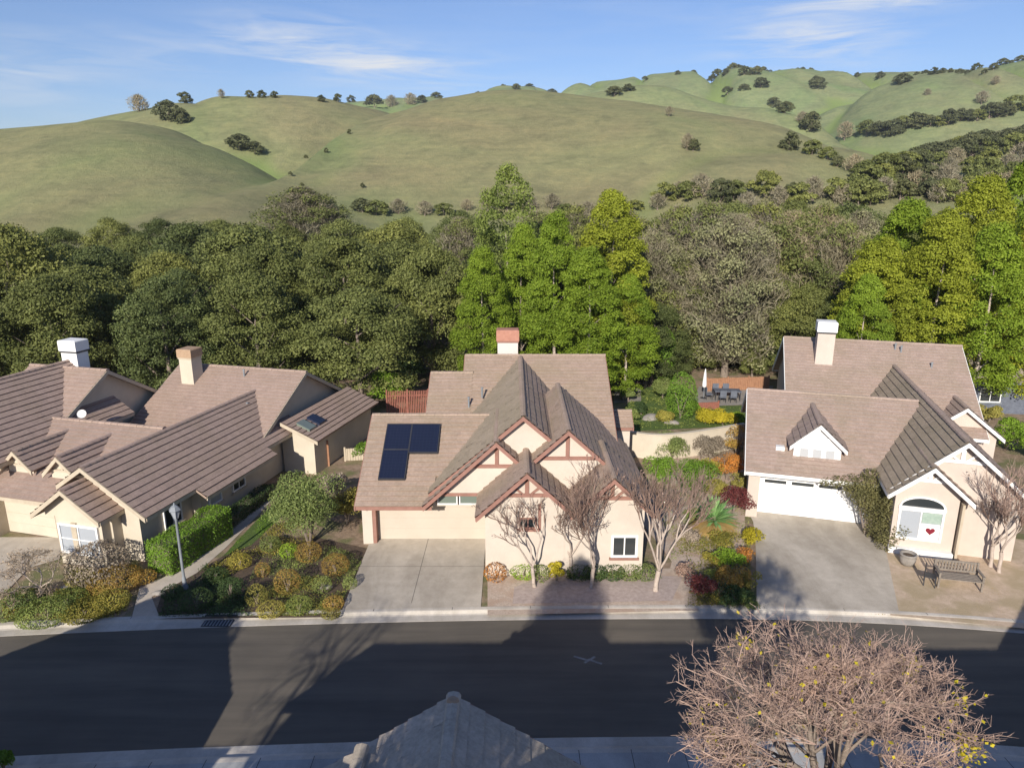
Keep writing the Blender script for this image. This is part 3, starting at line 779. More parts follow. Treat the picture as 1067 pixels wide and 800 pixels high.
# little side gable on the right flank
C.wingS(9.9, 3.35, 8.9, 10.9, 5.0, 6.9, .7, ovf=.2, ovs=.15, ends=(False, True))
C.truss(-.65, 5.45, .92, -1.0, 1.2); C.truss(2.36, 5.98, .9, -1.05, 1.35)
C.truss(.6, 4.85, .92, -2.9, 1.1, webs=True); C.truss(4.05, 4.62, .92, -2.9, 1.0, webs=True)
C.trim.box(-3.5, .35, -1.06, -1.0, 2.86, 2.99)
C.finish()
# garage: recessed cream door
g = C.box('garage_door', M['garageC'], -6.28, -1.0, .30, .36, .14, 2.25)
mb = MB()
for i in range(1, 4): mb.box(-6.28, -1.0, .296, .31, .14+i*.527-.008, .14+i*.527+.008)
mb.build('door_groove', two_tone('groove_cream', (.44, .385, .32), (.48, .42, .35), 3), g)
mb = MB(); mb.box(-6.30, -6.14, -.10, .29, .02, 2.3); mb.build('door_jamb', M['trimC'], g)
# transom windows between white posts
for i in range(3): C.window(-3.2+i*.95, -2.42+i*.95, 2.46, 2.84, -.86, 'front', panes=1, sill=False, fr=.05, glass=M['glassG'])
C.wall  # built
C.window(4.18, 5.3-.22, 1.06, 1.86, -2.88, 'front', panes=2, fr=.10)
C.window(.35, .95, 2.32, 2.68, -2.88, 'front', frame=M['trimC'], panes=2, fr=.06)
mb = MB(); 
for u in (1.12,): mb.box(u-.06, u+.06, -2.945, -2.885, 2.2, 3.35)
mb.build('gable_timber', M['trimC'], C.root)
C.chimney(-.85, .35, 11.6, 12.4, 3.6, 7.75, 'red_cap', M['wallP'], caph=.65)
for a in ((-2.3, 6.8, 4.68), (-3.0, 5.0, 3.2), (-1.6, 7.2, 5.1)): C.vent_pipe(*a)
# solar panels on the garage roof plane
def on_plane(u, w): return 5.09-t1*(3.6-w)
def panel(u0, u1, wa, wb):
    mb = MB(); k = math.hypot(1, t1); n = Vector((0, -t1, 1))/k
    P_ = lambda u, w, d: Vector((u, w, on_plane(u, w)))+n*d
    vs = [P_(u, w, d) for d in (.10, .14) for (u, w) in ((u0, wa), (u1, wa), (u1, wb), (u0, wb))]
    mb.add(vs, [(3, 2, 1, 0), (4, 5, 6, 7), (0, 1, 5, 4), (1, 2, 6, 5), (2, 3, 7, 6), (3, 0, 4, 7)])
    o = mb.build('solar_panel', M['solar'], C.root)
    mb = MB(); e = .035
    for (a, b, c, d) in ((u0-e, u1+e, wa-e, wa), (u0-e, u1+e, wb, wb+e), (u0-e, u0, wa, wb), (u1, u1+e, wa, wb)):
        vs = [P_(u, w, dd) for dd in (.04, .15) for (u, w) in ((a, c), (b, c), (b, d), (a, d))]
        mb.add(vs, [(3, 2, 1, 0), (4, 5, 6, 7), (0, 1, 5, 4), (1, 2, 6, 5), (2, 3, 7, 6), (3, 0, 4, 7)])
    mb.build('panel_frame', M['dark'], o)
panel(-5.93, -4.80, .05, 1.50); panel(-5.93, -4.80, 1.56, 2.92); panel(-4.74, -3.45, 1.40, 2.92)

# ---- right house
Rr = House('house', (21.62, 27.78), 16.3, {'roof': M['roofR'], 'wall': M['wallR'], 'trim': M['white']},
           'house with pinkish walls, white garage door, white dormer and a heart in its arched window', seed=5)
Rr.wingS(6.35, 5.32, 1.15, 11.4, -11.15, -2.9, .525, wall=False, ends=(True, False))
Rr.wall.prism([(2.45, .02), (10.9, .02), (10.9, 2.65), (6.35, 5.1), (1.5, 2.45), (1.5, 2.28), (2.45, 2.28)], 'x', -10.85, -2.7)
Rr.wall.box(-10.95, -10.42, 1.45, 2.6, .02, 2.4)
Rr.wall.box(-5.3, -4.7, 1.45, 2.6, .02, 2.4)
Rr.wingF(-2.5, 5.45, -5.3, .55, -.5, 14.0, .87, ovf=.5, ovs=.55, moss=True)
Rr.wingF(-3.7, 4.35, -5.32, -2.0, -.9, 2.4, .86, ovf=.55, ovs=.42, wallw1=1.5, moss=True)
Rr.wingS(15.8, 6.5, 9.0, 22.5, -8.75, 1.45, .55, ovs=.4)
Rr.wingF(.35, 4.3, -1.4, 2.35, 9.4, 13.5, .8, ovf=.3, ovs=.3)
Rr.truss(-2.5, 5.45, .87, -.02, .98, webs=True); Rr.truss(-3.7, 4.35, .86, -.37, .75, webs=True)
Rr.finish()
g = Rr.box('garage_door', M['garageR'], -10.4, -5.32, 2.13, 2.20, .14, 2.26)
mb = MB()
for i in range(1, 4): mb.box(-10.4, -5.32, 2.122, 2.14, .14+i*.52-.006, .14+i*.52+.006)
mb.build('door_groove', two_tone('groove_white', (.6, .6, .6), (.66, .66, .66), 3), g)
for i in range(4):
    mb = MB(); mb.box(-10.15+i*1.25, -9.15+i*1.25, 2.115, 2.135, 1.74, 1.90); mb.build('door_window', M['glass'], g)
Rr.box('garage_header', M['white'], -10.42, -5.3, 1.40, 1.47, 2.28, 2.55)
# dormer on the garage roof
def dormer(Hs, uc, wf, hr, wback, hw, t, hbase, wallmat, trimmat, roofmat, nwin, truss=True):
    f = MB(); a = hw-.22; he = hr-t*a-.1
    f.prism([(uc-a, hbase), (uc+a, hbase), (uc+a, he), (uc, hr-.1), (uc-a, he)], 'y', wf+.28, wback-.25)
    d = f.build('dormer', wallmat, Hs.root)
    rb = MB()
    slope_tiles(rb, (uc, wf, hr), (uc, wback, hr), (-1, 0), hw, t, Hs.rs); slope_tiles(rb, (uc, wf, hr), (uc, wback, hr), (1, 0), hw, t, Hs.rs)
    ridge_caps(rb, (uc, wf, hr+.03), (uc, wback, hr+.03), Hs.rs); rb.build('dormer_roof', Hs.rmats(), d)
    tb = MB()
    for sg in (-1, 1): tb.prism([(uc, hr), (uc+sg*hw, hr-t*hw), (uc+sg*hw, hr-t*hw-.2), (uc, hr-.2)], 'y', wf-.035, wf+.03)
    if truss:
        zb = hr-.75; tb.box(uc-.7, uc+.7, wf+.20, wf+.28, zb-.05, zb+.05); tb.box(uc-.05, uc+.05, wf+.2, wf+.275, zb+.05, hr-.15)
    tb.box(uc-a-.05, uc+a+.05, wf+.18, wf+.285, hbase-.02, hbase+.1)
    tb.build('dormer_trim', trimmat, d)
    for i in range(nwin):
        x = uc+(i-(nwin-1)/2)*.58
        wb = MB(); wb.box(x-.19, x+.19, wf+.255, wf+.282, hbase+.26, hbase+.66); wb.build('dormer_window', M['dormer_glass'], d)
    return d
M['dormer_glass'] = glass_mat('dormer_pale_glass', (.42, .43, .44)); M['dormer_glass'].node_tree.nodes['Principled BSDF'].inputs['Roughness'].default_value = .35
dormer(Rr, -7.9, 2.0, 4.93, 5.7, 1.28, .92, 2.95, M['white'], M['white'], M['roofR'], 3)
Rr.chimney(-7.0, -6.0, 13.6, 14.5, 4.8, 7.95, 'white', M['wallR'], caph=.62, vents=True)
for a in ((-5.0, 8.3, 4.1), (-2.3, 15.2, 6.2), (.4-.9, 13.9, 5.4), (-2.0, 15.0, 6.1)): Rr.vent_pipe(*a)
mb = MB(); mb.box(-9.75, -9.35, 2.5, 2.9, 3.25, 3.5); mb.build('roof_vent', M['white'], Rr.root)
# arched bay window
W = -.352; u0, u1, h0, h1 = -4.62, -3.0, .85, 2.12
win = Rr.window(u0, u1, h0, h1, W, 'front', frame=M['white'], panes=2, fr=.09, glass=M['glassP'], sill=False)
mb = MB(); n = 14; ucn = (u0+u1)/2; rx = (u1-u0)/2+.02; pts = [(ucn+rx*math.cos(math.pi*i/n), h1+.20+.42*math.sin(math.pi*i/n)) for i in range(n+1)]
mb.prism(pts, 'y', W-.03, W+.1); mb.build('arch_pane', M['glass'], win)
mb = MB()
for i in range(n):
    a, b = pts[i], pts[i+1]; sc_ = 1.10
    A_ = (ucn+(a[0]-ucn)*sc_, h1+.2+(a[1]-h1-.2)*1.18); B_ = (ucn+(b[0]-ucn)*sc_, h1+.2+(b[1]-h1-.2)*1.18)
    mb.prism([a, b, B_, A_], 'y', W-.08, W+.05)
mb.box(u0-.12, u1+.12, W-.1, W+.05, h1+.08, h1+.20)
mb.build('arch_frame', M['white'], win)
mb = MB(); mb.box(ucn+.05, u1-.02, W-.045, W-.026, h0+.02, h0+.72); mb.build('heart_card', M['white'], win)
mb = MB(); hp = []
for i in range(40):
    t_ = 2*math.pi*i/40; hp.append((16*math.sin(t_)**3, 13*math.cos(t_)-5*math.cos(2*t_)-2*math.cos(3*t_)-math.cos(4*t_)))
hx = (ucn+.05+u1)/2; mb.prism([(hx+x*.0115, h0+.40+y*.0115) for x, y in hp], 'y', W-.058, W-.046); mb.build('heart', M['red'], win)
mb = MB(); mb.box(ucn+.05, u1-.02, W-.044, W-.026, h0+.76, h1-.03); mb.build('green_blind', two_tone('green_blind', (.25, .33, .28), (.36, .44, .38), 6), win)
mb = MB(); mb.bbox(-4.95, -2.42, -.62, -.35, .02, .38); mb.build('bay_plinth', M['white'], Rr.root)
mb = MB(); mb.box(-2.36, -2.26, -.62, -.0, .02, 2.7); mb.build('downpipe', M['trimL'], Rr.root)

# ---- left attached house
L = House('attached_house', (-15.92, 27.78), 14.5, {'roof': M['roofL'], 'wall': M['wallL'], 'trim': M['trimL']},
          'large attached house with cream walls, two dormers, bay window and long striped brown tiled roofs', seed=9)
L.wingF(-2.1, 4.42, -3.5, .84, -.5, 12.0, .665, ovf=.5, ovs=.8)
L.roofs.append((MB(), MB())); slope_tiles(L.roofs[-1][0], (.84-.02, 2.6, 2.5), (.84-.02, 8.3, 2.5), (1, 0), .6, .62, L.rs)      # lower side eave
L.fascia.box(1.36, 1.41, 2.65, 8.25, 1.95, 2.13); L.wall.box(.04, .55, 3.2, 8.0, .02, 2.4)
L.wingF(-2.4, 3.72, -4.15, -.68, -1.35, .6, .72, ovf=.4, ovs=.35, wall=False)
L.wall.prism([(-3.35, .02), (-1.0, .02), (-1.0, 2.6), (-2.4, 3.6), (-3.85, 2.55), (-3.85, 2.3), (-3.35, 2.3)], 'y', -.95, .3)
L.wall.box(-3.4, -.9, -.5, .3, .02, 2.4)
L.wingS(4.6, 4.5, -.25, 9.0, -12.0, -2.2, .42, ovf=1.1, wall=True, ends=(False, False))
L.wingF(-11.6, 6.4, -15.5, -7.6, -.4, 8.6, .68, ovf=.5, ovs=.6, tR=.68)
L.wingS(8.0, 6.2, 2.9, 13.0, -13.6, -8.4, .6, ovs=.45, ends=(False, True))
L.wingS(13.6, 5.3, 8.25, 19.0, -8.35, .35, .52, ovs=.4)
L.wingS(10.2, 3.1, 8.9, 11.6, -8.6, -4.2, .45, ovs=.3, ends=(False, False))
# lean-to roof behind on the right
L.roofs.append((MB(), MB())); slope_tiles(L.roofs[-1][0], (.45, 10.4, 3.15), (.45, 18.3, 3.15), (1, 0), 2.2, .42, L.rs)
L.barge.prism([(.4, 3.15), (2.65, 2.22), (2.65, 2.02), (.4, 2.95)], 'y', 10.37, 10.43)
L.wall.prism([(.2, .02), (2.2, .02), (2.2, 2.2), (.2, 3.0)], 'y', 10.75, 18.0)
L.truss(-2.1, 4.42, .665, -.0, .62, webs=True)
L.finish()
g = L.box('garage_door', M['wallL'], -8.2, -5.4, .78, .84, .14, 2.15)
mb = MB()
for i in range(1, 4): mb.box(-8.2, -5.4, .773, .79, .14+i*.5-.006, .14+i*.5+.006)
mb.build('door_groove', M['trimL'], g)
L.box('entry_door', M['trimC'], -9.1, -8.35, .75, .84, .14, 2.2)
dormer(L, -4.7, .75, 4.18, 3.9, .92, .95, 2.75, M['wallL'], M['trimL'], M['roofL'], 0)
dormer(L, -7.25, .85, 4.18, 3.9, .92, .95, 2.75, M['wallL'], M['trimL'], M['roofL'], 0)
L.chimney(-12.0, -10.95, 8.6, 9.4, 5.0, 7.55, 'white', M['white'], caph=.6, vents=True)
L.chimney(-7.1, -6.25, 12.0, 12.9, 3.8, 6.6, 'tan_cap', M['wallL'], caph=.5)
for a in ((-3.4, 12.9, 5.0), (-1.6, 10.4, 3.8)): L.vent_pipe(*a)
# bay window of the porch gable
b_ = L.window(-3.1, -1.25, .75, 1.95, -.98, 'front', panes=2, frame=M['white'], glass=M['glassP'], rows=2, fr=.09)
mb = MB(); mb.box(-2.52, -2.25, -1.03, -.9, .6, 2.1); mb.build('mullion', M['trimL'], b_)
L.window(.9+2.9, 1.6+3.0, 1.1, 1.95, .55, 'right', panes=1, glass=M['glassP'])
L.window(5.6, 6.5, 1.1, 1.95, .55, 'right', panes=2)
L.window(1.4, 2.4, 1.0, 1.85, .045, 'right', panes=2)
L.window(7.2, 7.6, 3.3, 3.75, -8.84, 'right', panes=1, sill=False); L.window(7.9, 8.3, 3.3, 3.75, -8.84, 'right', panes=1, sill=False)
# satellite dish on the rear ridge (white arc), skylights on the lean-to
mb = MB(); prof = [(.01, .0), (.1, .015), (.18, .05), (.22, .085)]; mb.lathe(prof, (0, 0, 0), 16)
x = L.loc(85, 430, 3.8); d = mb.build('satellite_dish', M['white'], L.root, True); d.location = (-7.6, 5.2, 4.6); d.rotation_euler = (R(50), R(40), 0)
for k, (w0, mt) in enumerate(((10.9, 'glassG'), (12.0, 'solar'))):
    mb = MB(); mb.prism([(1.1, 3.15-.42*.65+.16), (1.9, 3.15-.42*1.45+.16), (1.9, 3.15-.42*1.45), (1.1, 3.15-.42*.65)], 'y', w0, w0+.75); mb.build('skylight', M[mt], L.root)

# ---- grey roofed house at the near side (gable towards the road, top of it in view)
def opposite(name, x, D, deg, ur, hr, hw, t, label, body, seed, depth=9):
    Hh = House(name, (x, D), deg, {'roof': M['roofG'], 'wall': M['wallC'], 'trim': M['trimC']}, label, seed=seed)
    Hh.wingF(ur, hr, ur-hw, ur+hw, -depth, 0, t, front=False, back=True)
    for b in body: Hh.wingS(*b)
    Hh.finish(); return Hh
A = opposite('house', -1.15, 11.95, 0, 0, 5.95, 5.0, .66, 'house across the street with grey tiled gable roof at the bottom edge of the photo', [(-3.65, 6.3, -8.45, 1.1, -7.5, 4.75, .75)], 21)
mb = MB(); slope_tiles(mb, (-1.75, -4, 5.15), (-1.75, -.55, 5.15), (-1, 0), 3.2, .66, random.Random(4)); slope_tiles(mb, (-1.75, -4, 5.15), (-1.75, -.55, 5.15), (1, 0), 1.3, .66, random.Random(4))
ridge_caps(mb, (-1.75, -4, 5.2), (-1.75, -.5, 5.2), random.Random(2)); mb.build('side_roof', A.rmats(), A.root)
for (u, w, z) in ((0, -.2, 5.93),):
    mb = MB(); mb.lathe([(.12, 0), (.12, .07), (.08, .11), (.0, .12)], (u, w, z), 10); mb.build('ridge_end_cap', M['tan_cap'], A.root)
B = opposite('house', -16.1, 12.7, 0, 0, 6.6, 5.3, .66, 'house across the street beyond the left edge of the photo', [(-6.5, 5.0, -10, -3.2, -5, 5, .66)], 22)
Cc = opposite('house', 20.5, 14.3, 0, 0, 7.0, 5.6, .66, 'house across the street beyond the right edge of the photo', [(-7, 6.6, -12, -2.0, -13.4, 8, .72)], 23)

# ------------------------------------------------------------------ vegetation
ORD = ['first', 'second', 'third', 'fourth', 'fifth', 'sixth', 'seventh', 'eighth', 'ninth', 'tenth', 'eleventh', 'twelfth', 'thirteenth', 'fourteenth',
       'fifteenth', 'sixteenth', 'seventeenth', 'eighteenth', 'nineteenth', 'twentieth', 'twenty-first', 'twenty-second', 'twenty-third', 'twenty-fourth',
       'twenty-fifth', 'twenty-sixth', 'twenty-seventh', 'twenty-eighth', 'twenty-ninth', 'thirtieth', 'thirty-first', 'thirty-second', 'thirty-third', 'thirty-fourth', 'thirty-fifth', 'thirty-sixth']
RG = random.Random(99)
nrg = np.random.default_rng(5)
# --- crown meshes (unit: metres, base at 0)
def env_oak(r): return lambda t: r*(1-abs(2*t-.85)**2.6*.55)*(1 if t < .93 else .7)
def env_pop(r): return lambda t: r*(min(1, .62+1.3*t) if t < .3 else max(.12, 1-((t-.3)/.7)**1.9*.82))
OAK = [crown_mesh('crown', M['oak'], (1.2, 10.5, env_oak(4.0)), 140, 1.0, 300, .18, 100+i) for i in range(4)]
OAKD = [crown_mesh('crown', M['oak_dark'], (1.2, 10.5, env_oak(3.9)), 140, .98, 300, .175, 110+i) for i in range(3)]
POP = [crown_mesh('crown', M['poplar'], (1.6, 15.0, env_pop(3.1)), 260, .64, 210, .155, 120+i, .45, 1.0) for i in range(3)]
POPY = [crown_mesh('crown', M['poplar_y'], (1.6, 15.0, env_pop(3.1)), 260, .64, 210, .155, 125+i, .45, 1.0) for i in range(3)]
POPP = [crown_mesh('crown', M['poplar_pale'], (2.5, 17.0, env_oak(3.1)), 150, .75, 110, .2, 130, .4, 1.0)]
def twig_crown(mat, h0, h1, fr, n, seed, L=.9, wdt=.05):
    rg = np.random.default_rng(seed); t = rg.random(n)**.8; z = h0+(h1-h0)*t; ang = rg.random(n)*2*np.pi
    rr = np.array([fr(x) for x in t])*rg.random(n)**.45*(.8+.25*np.sin(ang*5+z*1.3))
    p = np.stack([rr*np.cos(ang), rr*np.sin(ang), z], 1)
    d = np.stack([np.cos(ang)*.7, np.sin(ang)*.7, np.full(n, .75)], 1)+rg.normal(size=(n, 3))*.55
    d /= np.linalg.norm(d, axis=1, keepdims=True); s = np.cross(d, rg.normal(size=(n, 3))); s /= np.linalg.norm(s, axis=1, keepdims=True)
    ln = L*(.4+.9*rg.random((n, 1)))*.5; wd = wdt*.5
    return np_quads('branches', np.stack([p-d*ln-s*wd, p-d*ln+s*wd, p+d*ln+s*wd*.3, p+d*ln-s*wd*.3], 1), mat)
BARE = [twig_crown(M['twig_grey'], 1.5, 12.0, env_oak(4.0), 15000, 140+i, .6, .05) for i in range(3)]
TR = [trunk_mesh('trunk', M['bark'], 8.0, .28, random.Random(i), 7, 3.0) for i in range(3)]
TRP = [trunk_mesh('trunk', M['barkL'], 12.0, .2, random.Random(i+5), 5, 1.6) for i in range(2)]
def forest_tree(kind, x, y, H, scale_r, label, name, cat='tree', group=None, base=None):
    z = gz(x, y) if base is None else base
    lib, tr, h0 = {'oak': (OAK, TR, 10.5), 'oakd': (OAKD, TR, 10.5), 'pop': (POP, TRP, 15.0), 'popy': (POPY, TRP, 15.0), 'popp': (POPP, TRP, 17.0), 'bare': (BARE, TR, 12.0), 'twiggy': (BARE, TR, 12.0)}[kind]
    root = empty(name, (x, y, z), RG.uniform(0, 6.28)); tag(root, label, cat, group)
    s = H/h0; root.scale = (s*scale_r, s*scale_r, s)
    link_mesh('trunk', RG.choice(tr), root)
    link_mesh('crown' if kind not in ('bare', 'twiggy') else 'branches', RG.choice(lib), root)
    if kind == 'bare' and H > 7:   # some green still in it
        link_mesh('leaves', RG.choice(SPARSE), root)
    return root
SPARSE = [crown_mesh('leaves', M[mm], (1.0, 11.8, env_oak(4.0)), 120, .95, 150, .18, 160+i) for i, mm in enumerate(('greybrown', 'oak', 'oak'))]
def topH(py, D, base=0): return at_depth(CX, py, D)[1]-base
rows = [
 ('front', 51, 292, 14, 'oak'), ('second', 59, 262, 22, 'oak'), ('third', 69, 248, 18, 'oak'), ('fourth', 82, 241, 14, 'oak'), ('fifth', 98, 238, 10, 'oak')]
tops = {'fourth': 243, 'fifth': 238}
def xpx(px, D): return at_depth(px, 300, D)[0]
for ri, (rn, D, ty, jit, kd) in enumerate(rows):
    px = -70+RG.uniform(0, 30); k = 0
    stepm = 7.0 if ri < 3 else 7.8
    while px < 488:
        x = xpx(px, D); d = D+RG.uniform(-2, 2)
        if ri == 0 and px > 430: px += 40; continue
        kind = 'oakd' if RG.random() < .4 else 'oak'
        t_ = ty+RG.uniform(-jit, jit)*1.1
        if 60 < px < 90 and ri > 1: t_ += 8
        if px > 380 and ri > 2: t_ -= 16
        base = gz(x, d); H = max(7, topH(t_, d, base))
        if ri > 2: H = min(H, 12.5)
        tone = 'dark' if kind == 'oakd' else 'olive green'
        forest_tree(kind, x, d, H, RG.uniform(.9, 1.3)*(1.15 if H < 9 else 1), f'{tone} oak, {rn} row of the wood behind the left house, {ORD[k]} from left', 'oak_tree', group='oaks of the wood behind the houses')
        k += 1; px += stepm*FPX/(D*_c+3)*RG.uniform(.85, 1.15)
# centre and right: oaks low and behind, greyish bare trees above
k = 0
for px, ty, D, kind in ((680, 245, 62, 'bare'), (705, 216, 70, 'bare'), (735, 213, 66, 'bare'), (762, 225, 60, 'bare'), (790, 214, 72, 'bare'), (820, 222, 64, 'bare'), (850, 216, 70, 'bare'),
                        (872, 232, 60, 'bare'), (700, 268, 62, 'bare'), (745, 272, 64, 'bare'), (800, 265, 63, 'bare'), (888, 222, 74, 'bare'), (650, 220, 80, 'bare'), (600, 215, 85, 'bare'), (560, 222, 84, 'bare'), (480, 228, 78, 'bare')):
    x = xpx(px, D); b = gz(x, D)
    forest_tree('bare', x, D, min(topH(ty, D, b), 15.5), RG.uniform(.85, 1.1), f'greyish half bare tree in the wood right of centre, {ORD[k]} from the left', 'bare_tree', group='half bare trees of the wood'); k += 1
k = 0
for px, ty, D in ((684, 318, 58), (735, 322, 63), (770, 312, 64), (805, 310, 62), (845, 300, 58), (870, 318, 56), (715, 296, 68), (778, 290, 69), (833, 280, 64), (660, 262, 66), (880, 260, 66), (640, 225, 92), (700, 222, 90), (760, 210, 88), (820, 215, 88), (712, 345, 60), (752, 345, 62), (792, 345, 60), (760, 268, 74), (700, 258, 74), (820, 255, 72), (880, 214, 86), (925, 226, 84), (560, 238, 72), (520, 250, 74), (610, 240, 74), (590, 262, 62), (540, 270, 64), (940, 240, 72), (1000, 235, 72), (1060, 225, 72), (1110, 220, 70)):
    x = xpx(px, D); b = gz(x, D)
    forest_tree('oakd' if k % 3 == 0 else 'oak', x, D, min(topH(ty, D, b), 14), RG.uniform(.85, 1.1), f'green oak behind the centre and right houses, {ORD[k]} of that stand', 'oak_tree', group='oaks behind the centre and right houses'); k += 1
# bright green poplars behind the centre house and right house
pl = [(503, 262, 53, .8, 'leftmost bright green tree behind the centre house chimney'),
      (545, 238, 56, .82, 'bright green tree right behind the centre house ridge'),
      (578, 226, 53, .85, 'rounded bright green tree with pale trunk behind the centre house'),
      (636, 204, 55, 1.12, 'tallest broad yellow green tree behind the right end of the centre house'),
      (612, 262, 51, .95, 'lower bright green tree in front of the tall yellow green one'),
      (655, 290, 53, .8, 'small bright green tree at the right edge of the centre stand'),
      (912, 250, 50, 1.0, 'leftmost bright green tree behind the right house'),
      (938, 213, 54, 1.15, 'second bright green tree behind the right house roof'),
      (975, 222, 50, 1.05, 'third bright green tree behind the right house roof, in front of the tall one'),
      (1010, 188, 56, 1.2, 'tallest pointed bright green tree behind the right house'),
      (1030, 238, 49, 1.05, 'lower bright green tree over the dark neighbouring roof'),
      (1056, 168, 58, 1.2, 'tall bright green tree at the right edge of the photo'),
      (1085, 215, 50, 1.1, 'bright green tree just cut off by the right edge'), (905, 290, 48, .7, 'small bright green tree beside the right house chimney')]
for px, ty, D, rs_, lb in pl:
    x = xpx(px, D); forest_tree('popy' if px in (912, 975, 1010, 1085, 636) else 'pop', x, D, topH(ty, D), rs_*15.0/max(topH(ty, D), 6)*.95, lb, 'broadleaf_tree', group='bright green trees behind the houses')
x = xpx(530, 62); forest_tree('popp', x, 62, topH(176, 62), .95, 'tall pale green airy tree rising above all others behind the centre house', 'broadleaf_tree')
# big brown bare tree at the foot of the valley
x, D = xpx(322, 104), 104; forest_tree('bare', x, D, topH(196, D, gz(x, D)), 1.5, 'large rounded brown bare tree at the foot of the grassy valley', 'bare_tree')

# --- trees on the hills
def hit(px, py):
    v = (py-CY)/FPX; u = (px-CX)/FPX
    d = Vector((u, _c-v*_s, -_s-v*_c)); t = 90.0
    while t < 1700:
        p = Vector((0, 0, CAM_H))+d*t
        if p.z < gz(p.x, p.y)+.02: return p.x, p.y, gz(p.x, p.y)
        t *= 1.006
    return None
def hc(mat, seed, n=1400, leaf=.10):
    return crown_mesh('crown', mat, (.06, 1.0, lambda t: .6*(1-abs(2*t-.75)**2.4*.5)), 34, .19, n//22, leaf, seed)
HT = [hc(M['hilltree'], 200+i) for i in range(3)]; HG = [hc(M['oak'], 210+i) for i in range(2)]; HB = [twig_crown(M['twig_grey'], .15, 1.0, env_oak(.55), 700, 220+i, .22, .028) for i in range(2)]
HTR = trunk_mesh('trunk', M['bark'], .6, .04, random.Random(3), 4, .3)
def hill_tree(px, py, rpx, label, kind='d', group='trees on the hills', sky_D=None, asp=1.0):
    p = None if sky_D else hit(px, py)
    if p is None:
        D = sky_D or 300
        best = None
        for q in (.9, .95, 1, 1.05, 1.1):
            x, h = at_depth(px, py, D*q); g = gz(x, D*q)
            if best is None or abs(g-h) < best[0]: best = (abs(g-h), x, D*q, g)
        p = best[1:]
    z = p[1]*_c+(CAM_H-p[2])*_s; r = rpx*z/FPX
    root = empty('hill_tree', (p[0], p[1], p[2]-.15*r), RG.uniform(0, 6.28)); tag(root, label, 'tree', group)
    root.scale = (r*1.6*asp, r*1.6*asp, r*1.75)
    link_mesh('trunk', HTR, root); link_mesh('crown', RG.choice({'d': HT, 'g': HG, 'b': HB}[kind]), root)
for a in ((145, 117, 10, 'bare spreading tree on the skyline of the left hill', 'b', 1.3), (176, 128, 11, 'dark bushy tree on the crest of the near left hill', 'd', 1.2), (190, 130, 8, 'second dark bushy tree on the crest of the near left hill, right of the larger', 'd', 1.1),
          (193, 107, 6, 'small dark tree on the skyline above the near left hill crest', 'd', 1.3), (231, 103, 5, 'lone thin bare tree on the rear left skyline', 'b', 1),
          (260, 102, 4, 'leftmost of three round trees on the rear left skyline', 'd', 1.2), (273, 102, 4, 'middle of three round trees on the rear left skyline', 'd', 1.2), (286, 102, 3.5, 'rightmost of three round trees on the rear left skyline', 'd', 1.2),
          (335, 106, 3.5, 'small tree on the skyline left of the central hill', 'd', 1.2), (352, 106, 4, 'second small tree on the skyline left of the central hill', 'd', 1.2), (366, 107, 4, 'third small tree on the skyline left of the central hill', 'd', 1.2),
          (390, 113, 7, 'dark clump of trees where the central hill begins', 'd', 1.4), (408, 113, 7, 'brownish twiggy tree beside the dark clump on the central hill shoulder', 'b', 1.2), (428, 110, 7, 'taller twiggy tree on the left shoulder of the central hill', 'b', 1.3),
          (250, 156, 8, 'low dark crown standing in for a tree shadow in the saddle right of the near left hill', 'd', 1.6), (266, 162, 6, 'lower dark crown standing in for a tree shadow in the saddle right of the near left hill', 'd', 1.6),  # dark crowns added in place of a tree's cast shadow on the grass
          (364, 141, 2.5, 'tiny bush high in the grassy valley', 'd', 1), (340, 160, 2.5, 'tiny bush halfway up the grassy valley', 'd', 1), (319, 168, 2.5, 'tiny bush at the left side of the grassy valley', 'd', 1), (303, 184, 2.5, 'tiny bush low on the left of the valley', 'd', 1), (315, 198, 2.8, 'tiny bush just above the brown bare tree', 'd', 1), (378, 198, 2.5, 'tiny bush low on the right of the valley', 'd', 1),
          (378, 222, 8, 'dark low oak right of the brown bare tree', 'd', 1.6),
          (716, 155, 9, 'brownish bush alone on the central hill flank', 'b', 1), (722, 157, 6, 'dark bush beside the brownish one on the central hill flank', 'd', 1.2), (697, 122, 5, 'small reddish bush on the right shoulder of the central hill', 'b', 1.2),
          (822, 158, 10, 'round dark oak right of the central hill', 'd', 1.1), (846, 160, 8, 'olive oak next to the round dark oak', 'g', 1.2), (862, 167, 7, 'olive bush below the oaks right of the central hill', 'g', 1.3), (872, 174, 6, 'dark bush lowest of the chain right of the central hill', 'd', 1.2),
          (845, 137, 10, 'dark oak in the gully below the far ridge', 'd', 1.2), (835, 128, 6, 'brownish tree in the upper gully', 'b', 1.4), (818, 118, 6, 'dark tree in the upper gully', 'd', 1.4), (806, 112, 5, 'dark tree at the top of the gully', 'd', 1.4), (880, 146, 10, 'pale twiggy tree right of the gully', 'b', 1.2),
          (852, 96, 7, 'dark tree pair on the far slope', 'd', 1.2), (849, 90, 5, 'upper dark tree on the far slope', 'd', 1.2), (758, 98, 4, 'small dark tree on the far slope', 'd', 1.6), (775, 96, 4, 'second small dark tree on the far slope', 'd', 1.6), (792, 92, 5, 'third dark tree on the far slope', 'd', 1.8),
          (1022, 112, 7, 'twiggy tree on the bright right slope', 'b', 1.3), (1037, 88, 5, 'twiggy tree high on the bright right slope', 'b', 1.2), (940, 88, 6, 'dark tree on the shoulder of the bright right slope', 'd', 1.5), (966, 100, 4, 'small tree on the bright right slope', 'b', 1.3),
          (640, 100, 5, 'dark trees on the slope behind the central hill', 'd', 1.8), (655, 96, 4, 'small tree on the slope behind the central hill', 'd', 1.8)):
